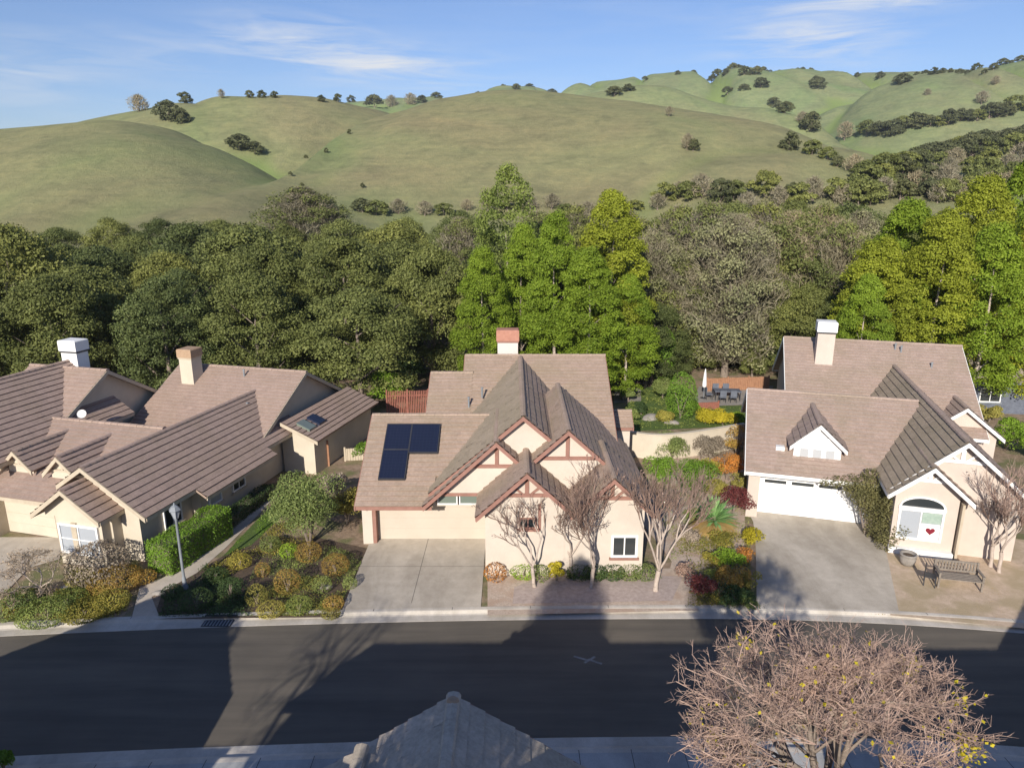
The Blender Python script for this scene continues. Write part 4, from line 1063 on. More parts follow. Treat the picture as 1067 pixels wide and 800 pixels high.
    hill_tree(a[0], a[1], a[2], a[3], a[4], asp=a[5])
k = 0
for i in range(16):
    px = 742+i*6.8+RG.uniform(-2, 2); hill_tree(px, 78+RG.uniform(-1, 1.5), RG.uniform(2.8, 5.5), f'dark tree of the clump on the highest far ridge, {ORD[k]} from the left', 'd', 'trees on the highest far ridge', 910, 1.2); k += 1
for k, px in enumerate((655, 672, 690, 706, 722, 866, 880, 893, 905, 917, 928)): hill_tree(px, (86 if px < 730 else 81)-(px-655)*.09*(px < 730), RG.uniform(2, 3.4), f'small dark tree on the far skyline beside the clump, {ORD[k]} from the left', 'd', 'small trees on the far skyline', 915, 1.4)
for k, px in enumerate((440, 455, 476, 490, 498, 512, 524, 538, 552, 575)): hill_tree(px, 105-(px-440)*.11 if px < 530 else 94, RG.uniform(2.5, 4.5), f'small dark tree on the skyline behind the central hill, {ORD[k]} from the left', 'd', 'small trees on the skyline behind the central hill', 950, 1.5)
for k, px in enumerate(range(955, 1075, 9)): hill_tree(px, 78-(px-955)*.12, RG.uniform(2.2, 4), f'small dark tree on the right hand skyline, {ORD[k]} from the left', 'd', 'small trees on the right skyline', 640, 1.4)
for k in range(18):
    px = 902+k*9.8+RG.uniform(-2, 2); hill_tree(px, 143-(px-902)*.165+RG.uniform(-1, 3), RG.uniform(6, 9), f'dark oak in the upper tree band across the right slope, {ORD[k]} from left', 'd' if k % 4 else 'g', 'upper band of oaks on the right slope', asp=1.3)
for k in range(22):
    px = 940+k*6.4+RG.uniform(-2, 2); hill_tree(px, 180-(px-940)*.20+RG.uniform(-6, 6), RG.uniform(9, 13), f'dark oak in the lower tree band across the right slope, {ORD[k]} from left', 'd' if k % 3 else 'g', 'lower band of oaks on the right slope', asp=1.25)
for k in range(26):
    px = 690+k*14.6+RG.uniform(-5, 5); hill_tree(px, 214+RG.uniform(-9, 10)-(max(0, px-900))*.1, RG.uniform(8, 15), f'bushy tree at the foot of the hills behind the wood, {ORD[k]} from the left', ('g', 'b', 'g', 'b', 'd')[k % 5], 'bushy trees at the foot of the hills', asp=1.2)
for k in range(34):
    px = 888+(k*37 % 190)+RG.uniform(-5, 5); py = 183+(k*23 % 34)+RG.uniform(-3, 3)-(px-888)*.08
    hill_tree(px, py, RG.uniform(9, 15), f'shaggy tree of the woodland climbing the right slope, {ORD[k]} of its patch', ('b', 'g', 'd', 'b', 'g')[k % 5], 'woodland climbing the right slope', asp=1.25)
for k in range(14):
    px = 395+k*22+RG.uniform(-5, 5); hill_tree(px, 222+RG.uniform(-4, 6), RG.uniform(6, 9), f'low bush at the foot of the central hill, {ORD[k]} from the left', ('g', 'b', 'b')[k % 3], 'low bushes at the foot of the central hill', asp=1.5)

# ------------------------------------------------------------------ shrubs
def blob_mesh(mat, rx, rz, n, leaf, seed, bumps=.12, clumps=0, name='foliage', asp=.6):
    rg = np.random.default_rng(seed)
    if clumps:
        V = []
        for i in range(clumps):
            a = rg.random()*6.283; q = rx*.62*rg.random()**.5; c = np.array([q*math.cos(a), q*math.sin(a), rz*(.45+.85*rg.random()*(1-q/rx*.6))])
            cr = rx*(.3+.22*rg.random()); d = sphere_pts(n//clumps, rg); d[:, 2] = np.abs(d[:, 2])*.9-.15
            V.append(leaf_quads(c+d*cr*(.75+.35*rg.random((n//clumps, 1))), leaf, rg, asp, d))
        return np_quads(name, np.concatenate(V), mat)
    d = sphere_pts(n, rg); d = d[d[:, 2] > -.75]; m = len(d)
    r = 1+bumps*.5*np.sin(d[:, 0]*5+seed)*np.cos(d[:, 1]*6+d[:, 2]*4)
    p = d*np.array([rx, rx, rz])*(r*(.90+.11*rg.random(m)))[:, None]+np.array([0, 0, rz*.85])
    return np_quads(name, leaf_quads(p, leaf, rg, asp, d), mat)
def stem_mesh(h, r, mat=None, seed=0, n=5, sp=.3):
    rg = random.Random(seed); mb = MB()
    for i in range(n):
        a = rg.uniform(0, 6.28); q = (math.cos(a)*sp*h*.8, math.sin(a)*sp*h*.8, h*rg.uniform(.7, 1)); mb.tube((0, 0, -.03), (q[0]*.5, q[1]*.5, q[2]*.6), r, r*.7, 5, False); mb.tube((q[0]*.5, q[1]*.5, q[2]*.6), q, r*.7, r*.3, 5, False)
    return mb
def shrub(px, py, wpx, mat, label, cat='shrub', hr=1.0, kind='ball', n=None, leaf=.055, group=None, name='shrub', clumps=9, zb=.1):
    """px,py = foot of the shrub on the ground; wpx = full width in photo px"""
    x, y = at(px, py, zb); z = y*_c+(CAM_H)*_s; r = wpx/2*z/FPX
    root = empty(name, (x, y, zb), RG.uniform(0, 6.28)); tag(root, label, cat, group)
    s = RG.randint(1, 99999); n = n or int(min(9000, max(900, 2600*(r/.5)**2*(.055/leaf)**2*.5)))
    me = blob_mesh(M[mat], r, r*hr, n, leaf, s, .1, clumps if kind == 'bush' else 0)
    link_mesh('foliage', me, root)
    stem_mesh(r*hr*1.2, .02+.02*r, None, s).build('stem', M['bark'], root)
    return root
# clipped balls in the bed left of the centre drive
for px, py, w, m, lb, hr in ((268, 629, 27, 'olive', 'yellow green clipped ball shrub nearest the kerb in the bed', .95), (300, 616, 32, 'rust', 'rust tinted ball shrub in the middle of the bed', .9), (274, 600, 18, 'rust', 'small rusty ball shrub behind the yellow green ball', 1),
                             (350, 597, 34, 'rust', 'wide orange tinted mound beside the centre drive', .72), (322, 583, 32, 'rust', 'orange tipped mound under the big olive bush', .7), (301, 580, 22, 'lime', 'lime green mound under the big olive bush', .8), (240, 622, 28, 'deep', 'dark green ball shrub in the shade', .9),
                             (336, 616, 24, 'shrub', 'small green mound right of the rust tinted ball', .8), (312, 637, 32, 'cover_green', 'greyish green mound at the kerb below the rust ball', .6), (348, 634, 26, 'rust', 'reddish low mound at the kerb beside the drive', .6), (283, 640, 34, 'olive', 'low yellow green mound at the kerb edge', .45), (365, 612, 18, 'shrub', 'narrow green shrub against the drive edge', .8),
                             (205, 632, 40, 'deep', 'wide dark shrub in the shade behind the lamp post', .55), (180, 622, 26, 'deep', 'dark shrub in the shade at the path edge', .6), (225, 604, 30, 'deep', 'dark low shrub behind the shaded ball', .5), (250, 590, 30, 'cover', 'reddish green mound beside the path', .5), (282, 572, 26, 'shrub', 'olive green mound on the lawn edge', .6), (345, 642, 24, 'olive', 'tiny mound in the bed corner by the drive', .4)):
    shrub(px, py, w*.86, m, lb, hr=hr*1.08, group='mounded shrubs in the bed by the centre drive', leaf=.045)
shrub(322, 568, 84, 'shrub', 'big olive green bush at the back of the bed', hr=1.45, kind='bush', leaf=.085, n=15000, clumps=30)
shrub(362, 545, 50, 'olive', 'tall loose bush against the left wall of the centre house', hr=1.2, kind='bush', leaf=.10, n=5000, clumps=14)
shrub(352, 520, 34, 'twig', 'twiggy grey bush behind the big olive bush', hr=1.4, kind='bush', leaf=.10, n=3000, clumps=10)
shrub(378, 478, 30, 'hedge', 'bright green bush between the left and centre houses', hr=.9, kind='bush', leaf=.10)
shrub(404, 425, 40, 'lime', 'yellow green shrub tree left of the centre house rear', hr=1.5, kind='bush', leaf=.13, n=6000, clumps=16, cat='tree')
shrub(385, 405, 34, 'shrub', 'olive shrub beside the yellow green shrub tree', hr=1.6, kind='bush', leaf=.13, n=5000, clumps=14)
shrub(428, 400, 34, 'deep', 'dark shrub behind the brown trellis', hr=1.3, kind='bush', leaf=.13, n=4000, clumps=14)
# left front garden
shrub(105, 606, 62, 'twig', 'pale twiggy dome shrub under the bay window', hr=.75, kind='ball', leaf=.09, n=3500)
shrub(122, 612, 54, 'rust', 'rust and green low shrub under the cream gable wall', hr=.4)
shrub(86, 610, 30, 'olive', 'small yellow green shrub under the bay window', hr=.7)
shrub(98, 620, 30, 'cover', 'low yellow shrub beside the garden path bend', hr=.35)
shrub(150, 606, 26, 'rust', 'reddish shrub at the foot of the clipped hedge', hr=.5)
shrub(14, 640, 46, 'shrub', 'green mound at the left edge by the kerb', hr=.6); shrub(50, 645, 56, 'cover_green', 'yellow green mound in the left bed by the kerb', hr=.38); shrub(90, 642, 46, 'cover', 'yellow mound in the middle of the left bed', hr=.38); shrub(118, 632, 36, 'cover', 'golden shrub at the right end of the left bed', hr=.5); shrub(30, 628, 36, 'deep', 'dark green shrub behind the left edge mound', hr=.5); shrub(70, 632, 44, 'cover_green', 'green and gold mound behind the left bed', hr=.4)
shrub(4, 800, 24, 'hedge', 'bright green bush at the lower left corner of the photo', hr=1.3, kind='bush', leaf=.08)
# centre front
shrub(516, 604, 24, 'orange', 'orange shrub at the corner of the centre drive', hr=.85, leaf=.06)
shrub(580, 605, 20, 'yellow', 'upright yellow green shrub by the centre house wall', hr=1.7, leaf=.09, kind='bush')
shrub(546, 600, 30, 'lime', 'low lime green mound by the centre house wall', hr=.5); shrub(562, 604, 22, 'shrub', 'green mound beside the yellow green shrub', hr=.8)
for k, px in enumerate((603, 620, 638, 656, 672)): shrub(px, 602, 26, 'deep' if px < 640 else 'shrub', f'low green foundation plant under the centre house window, {ORD[k]} from the left', hr=.6, group='foundation plants of the centre house')
# side yard
for a in ((690, 505, 42, 'hedge', 'bright green rounded bush in front of the curved wall', .95), (722, 513, 44, 'hedge', 'second bright green rounded bush in front of the curved wall', .95), (700, 478, 40, 'shrub', 'olive bush against the left part of the curved wall', .8), (740, 478, 36, 'twig', 'twiggy bush against the middle of the curved wall', .8),
          (757, 500, 34, 'orange', 'orange leaved bush beside the bright green ones', 1.0), (768, 478, 24, 'rust', 'tall rusty bush against the right house wall', 1.8), (763, 536, 38, 'burgundy', 'dark burgundy bush beside the right garage', .9), (745, 520, 30, 'olive', 'golden bush behind the spiky plant', .8),
          (777, 588, 22, 'orange', 'orange ball shrub beside the right drive', 1.0), (785, 566, 28, 'yellow', 'yellow mound at the corner of the right garage', .5), (760, 592, 30, 'lime', 'lime green mound in the side yard', .7), (762, 612, 38, 'rust', 'mixed green and rust mound in the side yard', .6), (732, 622, 34, 'burgundy', 'reddish twiggy mound near the kerb', .8), (765, 632, 40, 'deep', 'dark green mound at the kerb by the right drive', .5), (742, 588, 24, 'cover', 'pale grassy mound under the spiky plant', .6), (722, 545, 26, 'shrub', 'olive mound left of the spiky plant', .7), (735, 500, 30, 'cover', 'dry golden bush between the green and orange bushes', .8), (772, 512, 22, 'olive', 'golden bush against the garage pier', 1.1), (716, 566, 26, 'twig', 'dry twiggy shrub in the middle of the side yard', .6), (752, 572, 30, 'cover', 'golden mound between the spiky plant and the orange ball', .6), (780, 610, 24, 'olive', 'olive mound along the edge of the right drive', .7), (745, 605, 22, 'cover_green', 'small green mound left of the lime green one', .6), (712, 600, 20, 'twig_brown', 'brown dry twiggy shrub near the stout bare tree', .8), (780, 632, 24, 'shrub', 'small olive mound at the very corner of the right drive', .6)):
    shrub(a[0], a[1], a[2]*1.22, a[3], a[4], hr=a[5], kind='bush', leaf=.075, group='shrubs of the side yard', clumps=11)
# spiky plant
x, y = at(743, 552, .1); root = empty('spiky_plant', (x, y, .1)); tag(root, 'spiky blue green plant with a brown skirt beside the burgundy bush', 'plant')
def blades(n, L, e0, e1, wd, seed, mat, nm, parent, z0=.5, droop=.5):
    rg = random.Random(seed); mb = MB()
    for i in range(n):
        a = rg.uniform(0, 6.28); e = rg.uniform(e0, e1); l = L*rg.uniform(.7, 1.1); d = Vector((math.cos(a)*math.cos(e), math.sin(a)*math.cos(e), math.sin(e))); s = Vector((-math.sin(a), math.cos(a), 0))*wd
        p0 = Vector((0, 0, z0)); p1 = p0+d*l*.55; p2 = p0+d*l-Vector((0, 0, droop*l*.25))
        nb = len(mb.v); mb.v += [tuple(p) for p in (p0-s*.7, p0+s*.7, p1+s, p1-s, p2)]; mb.f += [(nb, nb+1, nb+2, nb+3), (nb+3, nb+2, nb+4)]; mb.m += [0, 0]
    return mb.build(nm, mat, parent)
leafm('yucca', (0.144, 0.288, 0.096), (0.216, 0.396, 0.132), (0.336, 0.504, 0.216), .2, 1, .1); leafm('straw', (.30, .20, .08), (.42, .30, .12), (.50, .38, .18), .2, 1, .15)
blades(110, 1.35, .1, 1.4, .07, 1, M['yucca'], 'leaves', root, .5); blades(260, 1.25, -.5, .2, .06, 2, M['straw'], 'dead_leaves', root, .42, .3)
mb = MB(); mb.tube((0, 0, -.05), (0, 0, .75), .12, .1, 7); mb.build('trunk', M['bark'], root)
# backyard
for a in ((709, 436, 32, 'hedge', 'tall rounded light green shrub behind the curved wall', 1.7, .10), (735, 441, 30, 'yellow', 'bright yellow shrub in the back garden, left one', .7, .09), (753, 443, 30, 'yellow', 'bright yellow shrub in the back garden, right one', .65, .09), (768, 442, 22, 'lime', 'lime green shrub next to the yellow ones', .7, .09), (722, 430, 20, 'lime', 'lime green shrub between the tall shrub and the yellow ones', .8, .09), (668, 432, 20, 'deep', 'dark green shrub at the rear corner of the centre house', 1.0, .09), (655, 418, 22, 'shrub', 'green shrub further back along the centre house', 1.3, .1), (690, 415, 24, 'shrub', 'leafy green shrub left of the tall rounded one', 1.3, .1),
          (740, 382, 24, 'lime', 'lime green shrub behind the closed parasol', 1.4, .12), (655, 440, 22, 'shrub', 'olive shrub beside the side gable of the centre house', .9, .09), (690, 440, 26, 'cover', 'dry shrub behind the curved wall', .6, .09), (672, 405, 26, 'shrub', 'green shrub tree left of the tall light green shrub', 2.2, .12), (690, 398, 26, 'hedge', 'slim green shrub tree behind the curved wall', 2.4, .12),
          (1048, 468, 48, 'lime', 'yellow green bush right of the right house', 1.0, .10), (1030, 440, 30, 'olive', 'golden bush behind the yellow green one at the right', .9, .10), (1075, 480, 44, 'lime', 'yellow green bush cut by the right edge', .9, .10), (1012, 412, 24, 'shrub', 'small green shrub at the rear corner of the right house', 1.1, .10)):
    shrub(a[0], a[1], a[2], a[3], a[4], hr=a[5], kind='bush' if a[3] != 'hedge' or a[5] < 1.6 else 'ball', leaf=a[6], clumps=12, n=4500)
# clipped hedge along the left house
def hedge(pts, wd, h, mat, label, n=16000, leaf=.07):
    a, b = Vector((*pts[0], .1)), Vector((*pts[1], .1)); L = (b-a).length; ax = (b-a)/L; sd = Vector((-ax.y, ax.x, 0)); rg = np.random.default_rng(3)
    root = empty('hedge', a); tag(root, label, 'hedge')
    u = rg.random(n)*L; q = rg.random(n); v = np.zeros(n); z = np.zeros(n); areas = [L*wd, L*h, L*h, wd*h, wd*h]; tot = sum(areas); c = np.cumsum(areas)/tot
    nr = np.zeros((n, 3)); r2 = rg.random(n)
    for i in range(n):
        k = int(np.searchsorted(c, q[i]))
        if k == 0: v[i] = (r2[i]-.5)*wd; z[i] = h; nr[i] = (0, 0, 1)
        elif k in (1, 2): v[i] = (wd/2)*(1 if k == 1 else -1); z[i] = r2[i]*h; nr[i] = tuple(sd*(1 if k == 1 else -1))
        else: u[i] = 0 if k == 3 else L; v[i] = (r2[i]-.5)*wd; z[i] = rg.random()*h; nr[i] = tuple(ax*(-1 if k == 3 else 1))
    bmp = (np.sin(u*2.1)+np.sin(u*3.7+v*4))*.04
    P = np.outer(u, np.array(ax))+np.outer(v*(1+bmp), np.array(sd)); P[:, 2] += z*(1+bmp*.8)
    P += rg.normal(size=(n, 3))*.035
    link_mesh('foliage', np_quads('foliage', leaf_quads(P, leaf, rg, .6, nr), M[mat]), root)
    mb = MB()
    e = .1; cs = []
    for (uu, vv) in ((e, -wd/2+e), (L-e, -wd/2+e), (L-e, wd/2-e), (e, wd/2-e)): cs.append(ax*uu+sd*vv)
    mb.add([tuple(c_+Vector((0, 0, -.05))) for c_ in cs]+[tuple(c_+Vector((0, 0, h-.1))) for c_ in cs], [(0, 1, 5, 4), (1, 2, 6, 5), (2, 3, 7, 6), (3, 0, 4, 7), (4, 5, 6, 7)])
    mb.build('branches', M['bark'], root)
hedge((at(168, 598, .1), at(232, 556, .1)), 1.15, 1.35, 'hedge', 'bright green clipped box hedge along the wall of the left house')
hedge((at(232, 553, .1), at(280, 516, .1)), .7, .6, 'deep', 'low dark hedge in shade further along the left house', 6000)  # dark leaf colour stands in for the shadow on this stretch
# climbing shrub on the right garage corner
def cloud(name, label, mat, blobs, n, leaf, cat, stem=None, seed=8):
    rg = np.random.default_rng(seed); V = []; root = empty(name, (blobs[0][0], blobs[0][1], .1)); tag(root, label, cat); o0 = np.array([blobs[0][0], blobs[0][1], .1])
    vol = sum(b[3]**2 for b in blobs)
    for bx, by, bz, br in blobs:
        m = int(n*br**2/vol); d = sphere_pts(m, rg); V.append(leaf_quads(np.array([bx, by, bz])-o0+d*br*(.7+.4*rg.random((m, 1))), leaf, rg, .6, d))
    link_mesh('foliage', np_quads('foliage', np.concatenate(V), M[mat]), root)
    mb = MB()
    for bx, by, bz, br in blobs[:6]: mb.tube((0, 0, -.05), (bx-o0[0], by-o0[1], bz-.1), .05, .02, 5, False)
    mb.build('stem', M['bark'], root); return root
def rl(u, w): c, n = math.cos(Rr.a), math.sin(Rr.a); return Rr.o[0]+u*c+w*n, Rr.o[1]-u*n+w*c
bl = []
for (u, w, z, r) in ((-5.6, .95, 1.7, .55), (-5.9, .9, 2.1, .5), (-4.5, -.1, 1.0, .4), (-6.3, 1.0, 2.3, .42), (-5.1, .85, .5, .55), (-5.15, .9, 1.2, .6), (-5.2, 1.0, 1.9, .6), (-5.3, 1.1, 2.45, .5), (-5.9, 1.15, 2.5, .42), (-6.5, 1.2, 2.52, .34), (-7.1, 1.2, 2.5, .26), (-7.6, 1.2, 2.46, .2), (-4.95, .3, .7, .5), (-4.9, .35, 1.4, .5), (-5.0, .3, 2.0, .45), (-5.6, 1.3, 2.85, .35), (-5.0, -.25, .45, .42), (-4.95, .5, 2.5, .4)):
    x, y = rl(u, w); bl.append((x, y, z, r*1.18))
leafm('climber', (.12, .11, .05), (.18, .17, .07), (.26, .23, .11), .2, 1.5, .25)
cloud('climbing_shrub', 'olive climbing shrub covering the corner of the right garage', 'climber', bl, 17000, .08, 'climber')
# ground cover (uncountable)
def cover(name, pts, mat, n, leaf, h, label, cat='ground cover', seed=1):
    rg = np.random.default_rng(seed); xs_ = [p[0] for p in pts]; ys_ = [p[1] for p in pts]; P = []
    def inside(x, y):
        c = False; j = len(pts)-1
        for i in range(len(pts)):
            if ((pts[i][1] > y) != (pts[j][1] > y)) and x < (pts[j][0]-pts[i][0])*(y-pts[i][1])/(pts[j][1]-pts[i][1])+pts[i][0]: c = not c
            j = i
        return c
    while len(P) < n:
        x = rg.uniform(min(xs_), max(xs_)); y = rg.uniform(min(ys_), max(ys_))
        if inside(x, y) and (math.sin(x*2.3+y*1.1)+math.sin(y*2.9-x*1.7)+rg.normal()*.8) > -.35: P.append((x, y, .1+h*rg.random()**1.3*(.6+.4*math.sin(x*3+y*2.2))))
    P = np.array(P); o = link_mesh(name, np_quads(name, leaf_quads(P, leaf, rg, .6, np.tile([0, 0, 1.0], (n, 1))), M[mat])); tag(o, label, cat, None, 'stuff')
cover('ground_cover', pxs([(5, 647), (128, 645), (136, 618), (100, 608), (40, 612), (0, 625)]), 'cover', 9000, .07, .3, 'yellow and green ground cover filling the left bed', seed=2)
cover('ground_cover', pxs([(262, 643), (350, 641), (380, 580), (330, 565), (270, 580), (258, 610)]), 'cover_green', 11000, .055, .15, 'olive ground cover between the mounded shrubs', seed=3)
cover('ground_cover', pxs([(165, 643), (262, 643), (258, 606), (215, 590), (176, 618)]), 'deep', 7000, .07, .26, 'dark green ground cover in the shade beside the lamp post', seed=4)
cover('ground_cover', pxs([(715, 632), (782, 632), (782, 560), (730, 545), (700, 560), (722, 600)]), 'cover', 8000, .065, .28, 'sparse golden ground cover in the side yard', seed=5)
cover('ground_cover', pxs([(215, 592), (275, 558), (300, 535), (330, 560), (262, 590), (225, 606)]), 'cover', 4000, .07, .22, 'reddish ground cover along the garden path', seed=6)
cover('ground_cover', pxs([(20, 646), (130, 644), (138, 622), (60, 618), (15, 630)]), 'olive', 6000, .06, .3, 'golden ground cover along the kerb in the left bed', seed=12)
cover('ground_cover', pxs([(262, 642), (350, 641), (366, 606), (300, 600), (258, 616)]), 'cover', 6000, .05, .16, 'golden ground cover near the kerb between the mounded shrubs', seed=13)
cover('ground_cover', pxs([(700, 585), (780, 585), (780, 480), (665, 490), (690, 540)]), 'cover_green', 7000, .065, .25, 'mixed green ground cover in the upper side yard', seed=14)
cover('grass', pxs([(232, 580), (262, 568), (300, 532), (300, 515), (283, 528), (262, 548)]), 'hedge', 5000, .05, .06, 'short green grass beside the garden path', 'grass', seed=7)
cover('grass', pxs([(590, 604), (690, 603), (688, 596), (592, 597)]), 'shrub', 2200, .08, .3, 'tufty grass along the centre house wall', 'grass', seed=8)
cover('fallen_leaves', pxs([(905, 640), (1055, 645), (1050, 600), (920, 592)]), 'rust', 900, .05, .012, 'fallen brown leaves on the dry yard', 'leaves', seed=9)
cover('fallen_leaves', pxs([(510, 640), (735, 634), (720, 604), (520, 606)]), 'twig_brown', 1100, .05, .012, 'fallen brown leaves on the gravel of the centre house', 'leaves', seed=10)

# ------------------------------------------------------------------ bare trees
x, y = at(557, 612, .1)
P_small = dict(height=3.3, r0=.075, levels=5, spread_deg=25, trunk_h=.95, nb=(2, 3), ratio=.72, up=.17, wob=.16, minr=.0045)
for k, (px, py, hh, lb, sd_) in enumerate(((557, 611, 3.7, 'leftmost small bare tree on the gravel of the centre house', 31), (596, 600, 3.8, 'small bare tree close to the centre house wall, behind the others', 32), (616, 612, 4.3, 'bare tree with brownish twigs in the middle of the centre house front', 33), (683, 615, 4.4, 'stout pale trunked bare tree at the right end of the centre house', 34), (1032, 590, 4.1, 'bare tree in front of the right house wall', 35), (1041, 596, 3.0, 'second slimmer bare tree in front of the right house wall', 36))):
    x, y = at(px, py, .11); pp = dict(P_small); pp['seed'] = sd_; pp['height'] = hh
    if sd_ in (33, 34): pp['r0'] = .10 if sd_ == 34 else .08; pp['nb'] = (3, 3); pp['spread_deg'] = 23
    if sd_ in (35,): pp['nb'] = (3, 3)
    bare_tree('bare_tree', (x, y, .1), pp, M['barkL'], M['twig_brown'] if sd_ != 35 else M['twig_pink'], lb, 'tree', 'small bare street trees', leafmat=M['twig_brown'], leaf_n=120 if sd_ in (33, 34) else 70, leaf=.085)
# small purple dome tree of the left garden
x, y = at(45, 628, .1)
bare_tree('bare_tree', (x, y, .1), dict(seed=41, height=2.5, r0=.06, levels=5, spread_deg=48, trunk_h=.7, nb=(3, 3), ratio=.72, up=.02, wob=.2, minr=.005, flat_top=1.7), M['barkL'], M['twig'], 'low dome shaped bare tree with pale trunk in front of the left house', leafmat=M['twig'], leaf_n=900, leaf=.06)
# large pinkish bare tree in the foreground
def spread_tree(name, x, y, zc, rx, ry, rz, seed, barkm, twigm, label, trunk_r=.16, n1=9, n2=6, n3=5, tw=12, leafmat=None, leaf_n=0, cx_off=(0, 0), fine=1.0):
    """trunk, limbs, branches and fine twigs filling an ellipsoid crown centred at height zc"""
    rg = random.Random(seed); root = empty(name, (x, y, .1)); tag(root, label, 'tree')
    mb = MB(); tw_ = MB(); tips = []
    def curve(m, a, b, r0, r1, k, seg=3, sag=.12):
        a = Vector(a); b = Vector(b); L = (b-a).length; prev = a; out = [a]
        off = Vector((rg.gauss(0, 1), rg.gauss(0, 1), rg.gauss(0, .5)))*L*sag
        for i in range(1, seg+1):
            t = i/seg; q = a.lerp(b, t)+off*math.sin(t*math.pi)
            m.tube(prev, q, r0+(r1-r0)*(i-1)/seg, r0+(r1-r0)*t, k, False); prev = q; out.append(q)
        return out
    C0 = Vector((cx_off[0], cx_off[1], zc)); fork = Vector((0, 0, zc-rz*.95))
    curve(mb, (0, 0, -.1), fork, trunk_r*1.2, trunk_r*.9, 8, 4, .03)
    def on(f, a, e): return C0+Vector((math.cos(a)*math.cos(e)*rx, math.sin(a)*math.cos(e)*ry, math.sin(e)*rz))*f
    for i in range(n1):
        a = 6.283*i/n1+rg.uniform(-.25, .25); e = (rg.uniform(.7, 1.3), rg.uniform(-.2, .5), rg.uniform(-.75, -.1))[i % 3]
        P1 = curve(mb, fork, on(.42, a, e), trunk_r*.55, trunk_r*.3, 6, 4)
        for j in range(n2):
            a2 = a+rg.uniform(-.5, .5); e2 = max(-.8, min(1.45, e+rg.uniform(-.75, .6)))
            P2 = curve(mb, P1[rg.randint(2, 4)], on(rg.uniform(.62, .8), a2, e2), trunk_r*.25, trunk_r*.1, 4, 3)
            for k in range(n3):
                a3 = a2+rg.uniform(-.35, .35); e3 = max(-.9, min(1.5, e2+rg.uniform(-.4, .4)))
                P3 = curve(tw_, P2[rg.randint(1, 3)], on(rg.uniform(.82, 1.08), a3, e3), trunk_r*.085, .008, 3, 4)
                for q in range(tw):
                    o = P3[rg.randint(1, 4)].lerp(P3[rg.randint(1, 4)], rg.random()); d = (o-C0).normalized()*.35+Vector((rg.gauss(0, .7), rg.gauss(0, .7), rg.gauss(.2, .6))); d.normalize()
                    L = rg.uniform(.2, .55)*fine; e_ = o+d*L; tw_.tube(o, e_, .006*fine, .0042*fine, 3, False); tips.append(e_)
                    for z in range(3):
                        o2 = o.lerp(e_, rg.uniform(.3, 1)); d2 = (d+Vector((rg.gauss(0, .7), rg.gauss(0, .7), rg.gauss(.1, .6)))).normalized(); tw_.tube(o2, o2+d2*rg.uniform(.1, .26)*fine, .0046*fine, .0035*fine, 3, False)
    mb.build('trunk', barkm, root, True); tw_.build('branches', twigm, root)
    if leafmat:
        r2 = np.random.default_rng(seed); T = np.array([tuple(t) for t in tips]); cen = T[r2.integers(0, len(T), 14)]; rt = T[(T[:, 0] > 1.6) & (T[:, 1] < 0)]; cen[:5] = rt[r2.integers(0, len(rt), 5)]
        p = T[r2.integers(0, len(T), leaf_n)]; q = cen[r2.integers(0, 14, leaf_n)]+r2.normal(size=(leaf_n, 3))*.10
        link_mesh('leaves', np_quads('leaves', leaf_quads(np.concatenate([p, q]), .07, r2, .7), leafmat), root)
    return root
x, y = 5.05, 9.4
spread_tree('bare_tree', x, y, 7.1, 2.4, 2.2, 1.4, 57, M['bark'], M['twig_pink'], 'large spreading bare tree with pinkish twigs and a few yellow leaves in the foreground', leafmat=M['yellow'], leaf_n=480, cx_off=(-.05, .1), n1=12, tw=20, trunk_r=.12, fine=.66)
# airy trees on the near side, behind the drone (their shade falls across the street)
forest_tree('bare', -3.6, 2.2, 11.8, .5, 'airy tree on the near side whose shade falls on the centre front yard', 'near_side_tree', base=.1)
forest_tree('oak', -14.8, 8.4, 7.8, .42, 'small leafy tree beside the near side house beyond the left edge', 'near_side_tree', base=.1)
spread_tree('near_side_tree', -11.3, 1.6, 8.6, 2.3, 2.2, 2.0, 61, M['bark'], M['twig_brown'], 'bare tree on the near side whose streaky shade crosses the road', n1=6, n2=4, n3=3, tw=5)

# ------------------------------------------------------------------ street lamp
x, y = at(193, 613, .1); root = empty('street_lamp', (x, y, .1)); tag(root, 'slim grey street lamp with a glass lantern beside the garden path', 'street lamp')
mb = MB(); mb.lathe([(.13, 0), (.13, .12), (.085, .18), (.07, .5), (.055, .55), (.05, 3.0), (.065, 3.05), (.04, 3.1)], k=12); mb.build('pole', M['lamp'], root, True)
lan = MB(); lan.lathe([(.09, 3.1), (.19, 3.42), (.19, 3.44)], k=6); lo_ = lan.build('lantern', M['glassP'], root)
mb = MB(); mb.lathe([(.23, 3.43), (.235, 3.46), (.13, 3.60), (.04, 3.66), (.03, 3.74), (.0, 3.76)], k=6); mb.build('lantern_cap', M['lamp'], lo_)
mb = MB()
for i in range(6):
    a = math.pi*2*i/6; mb.tube((.09*math.cos(a), .09*math.sin(a), 3.1), (.195*math.cos(a), .195*math.sin(a), 3.43), .01, .01, 4)
mb.build('lantern_frame', M['lamp'], lo_)

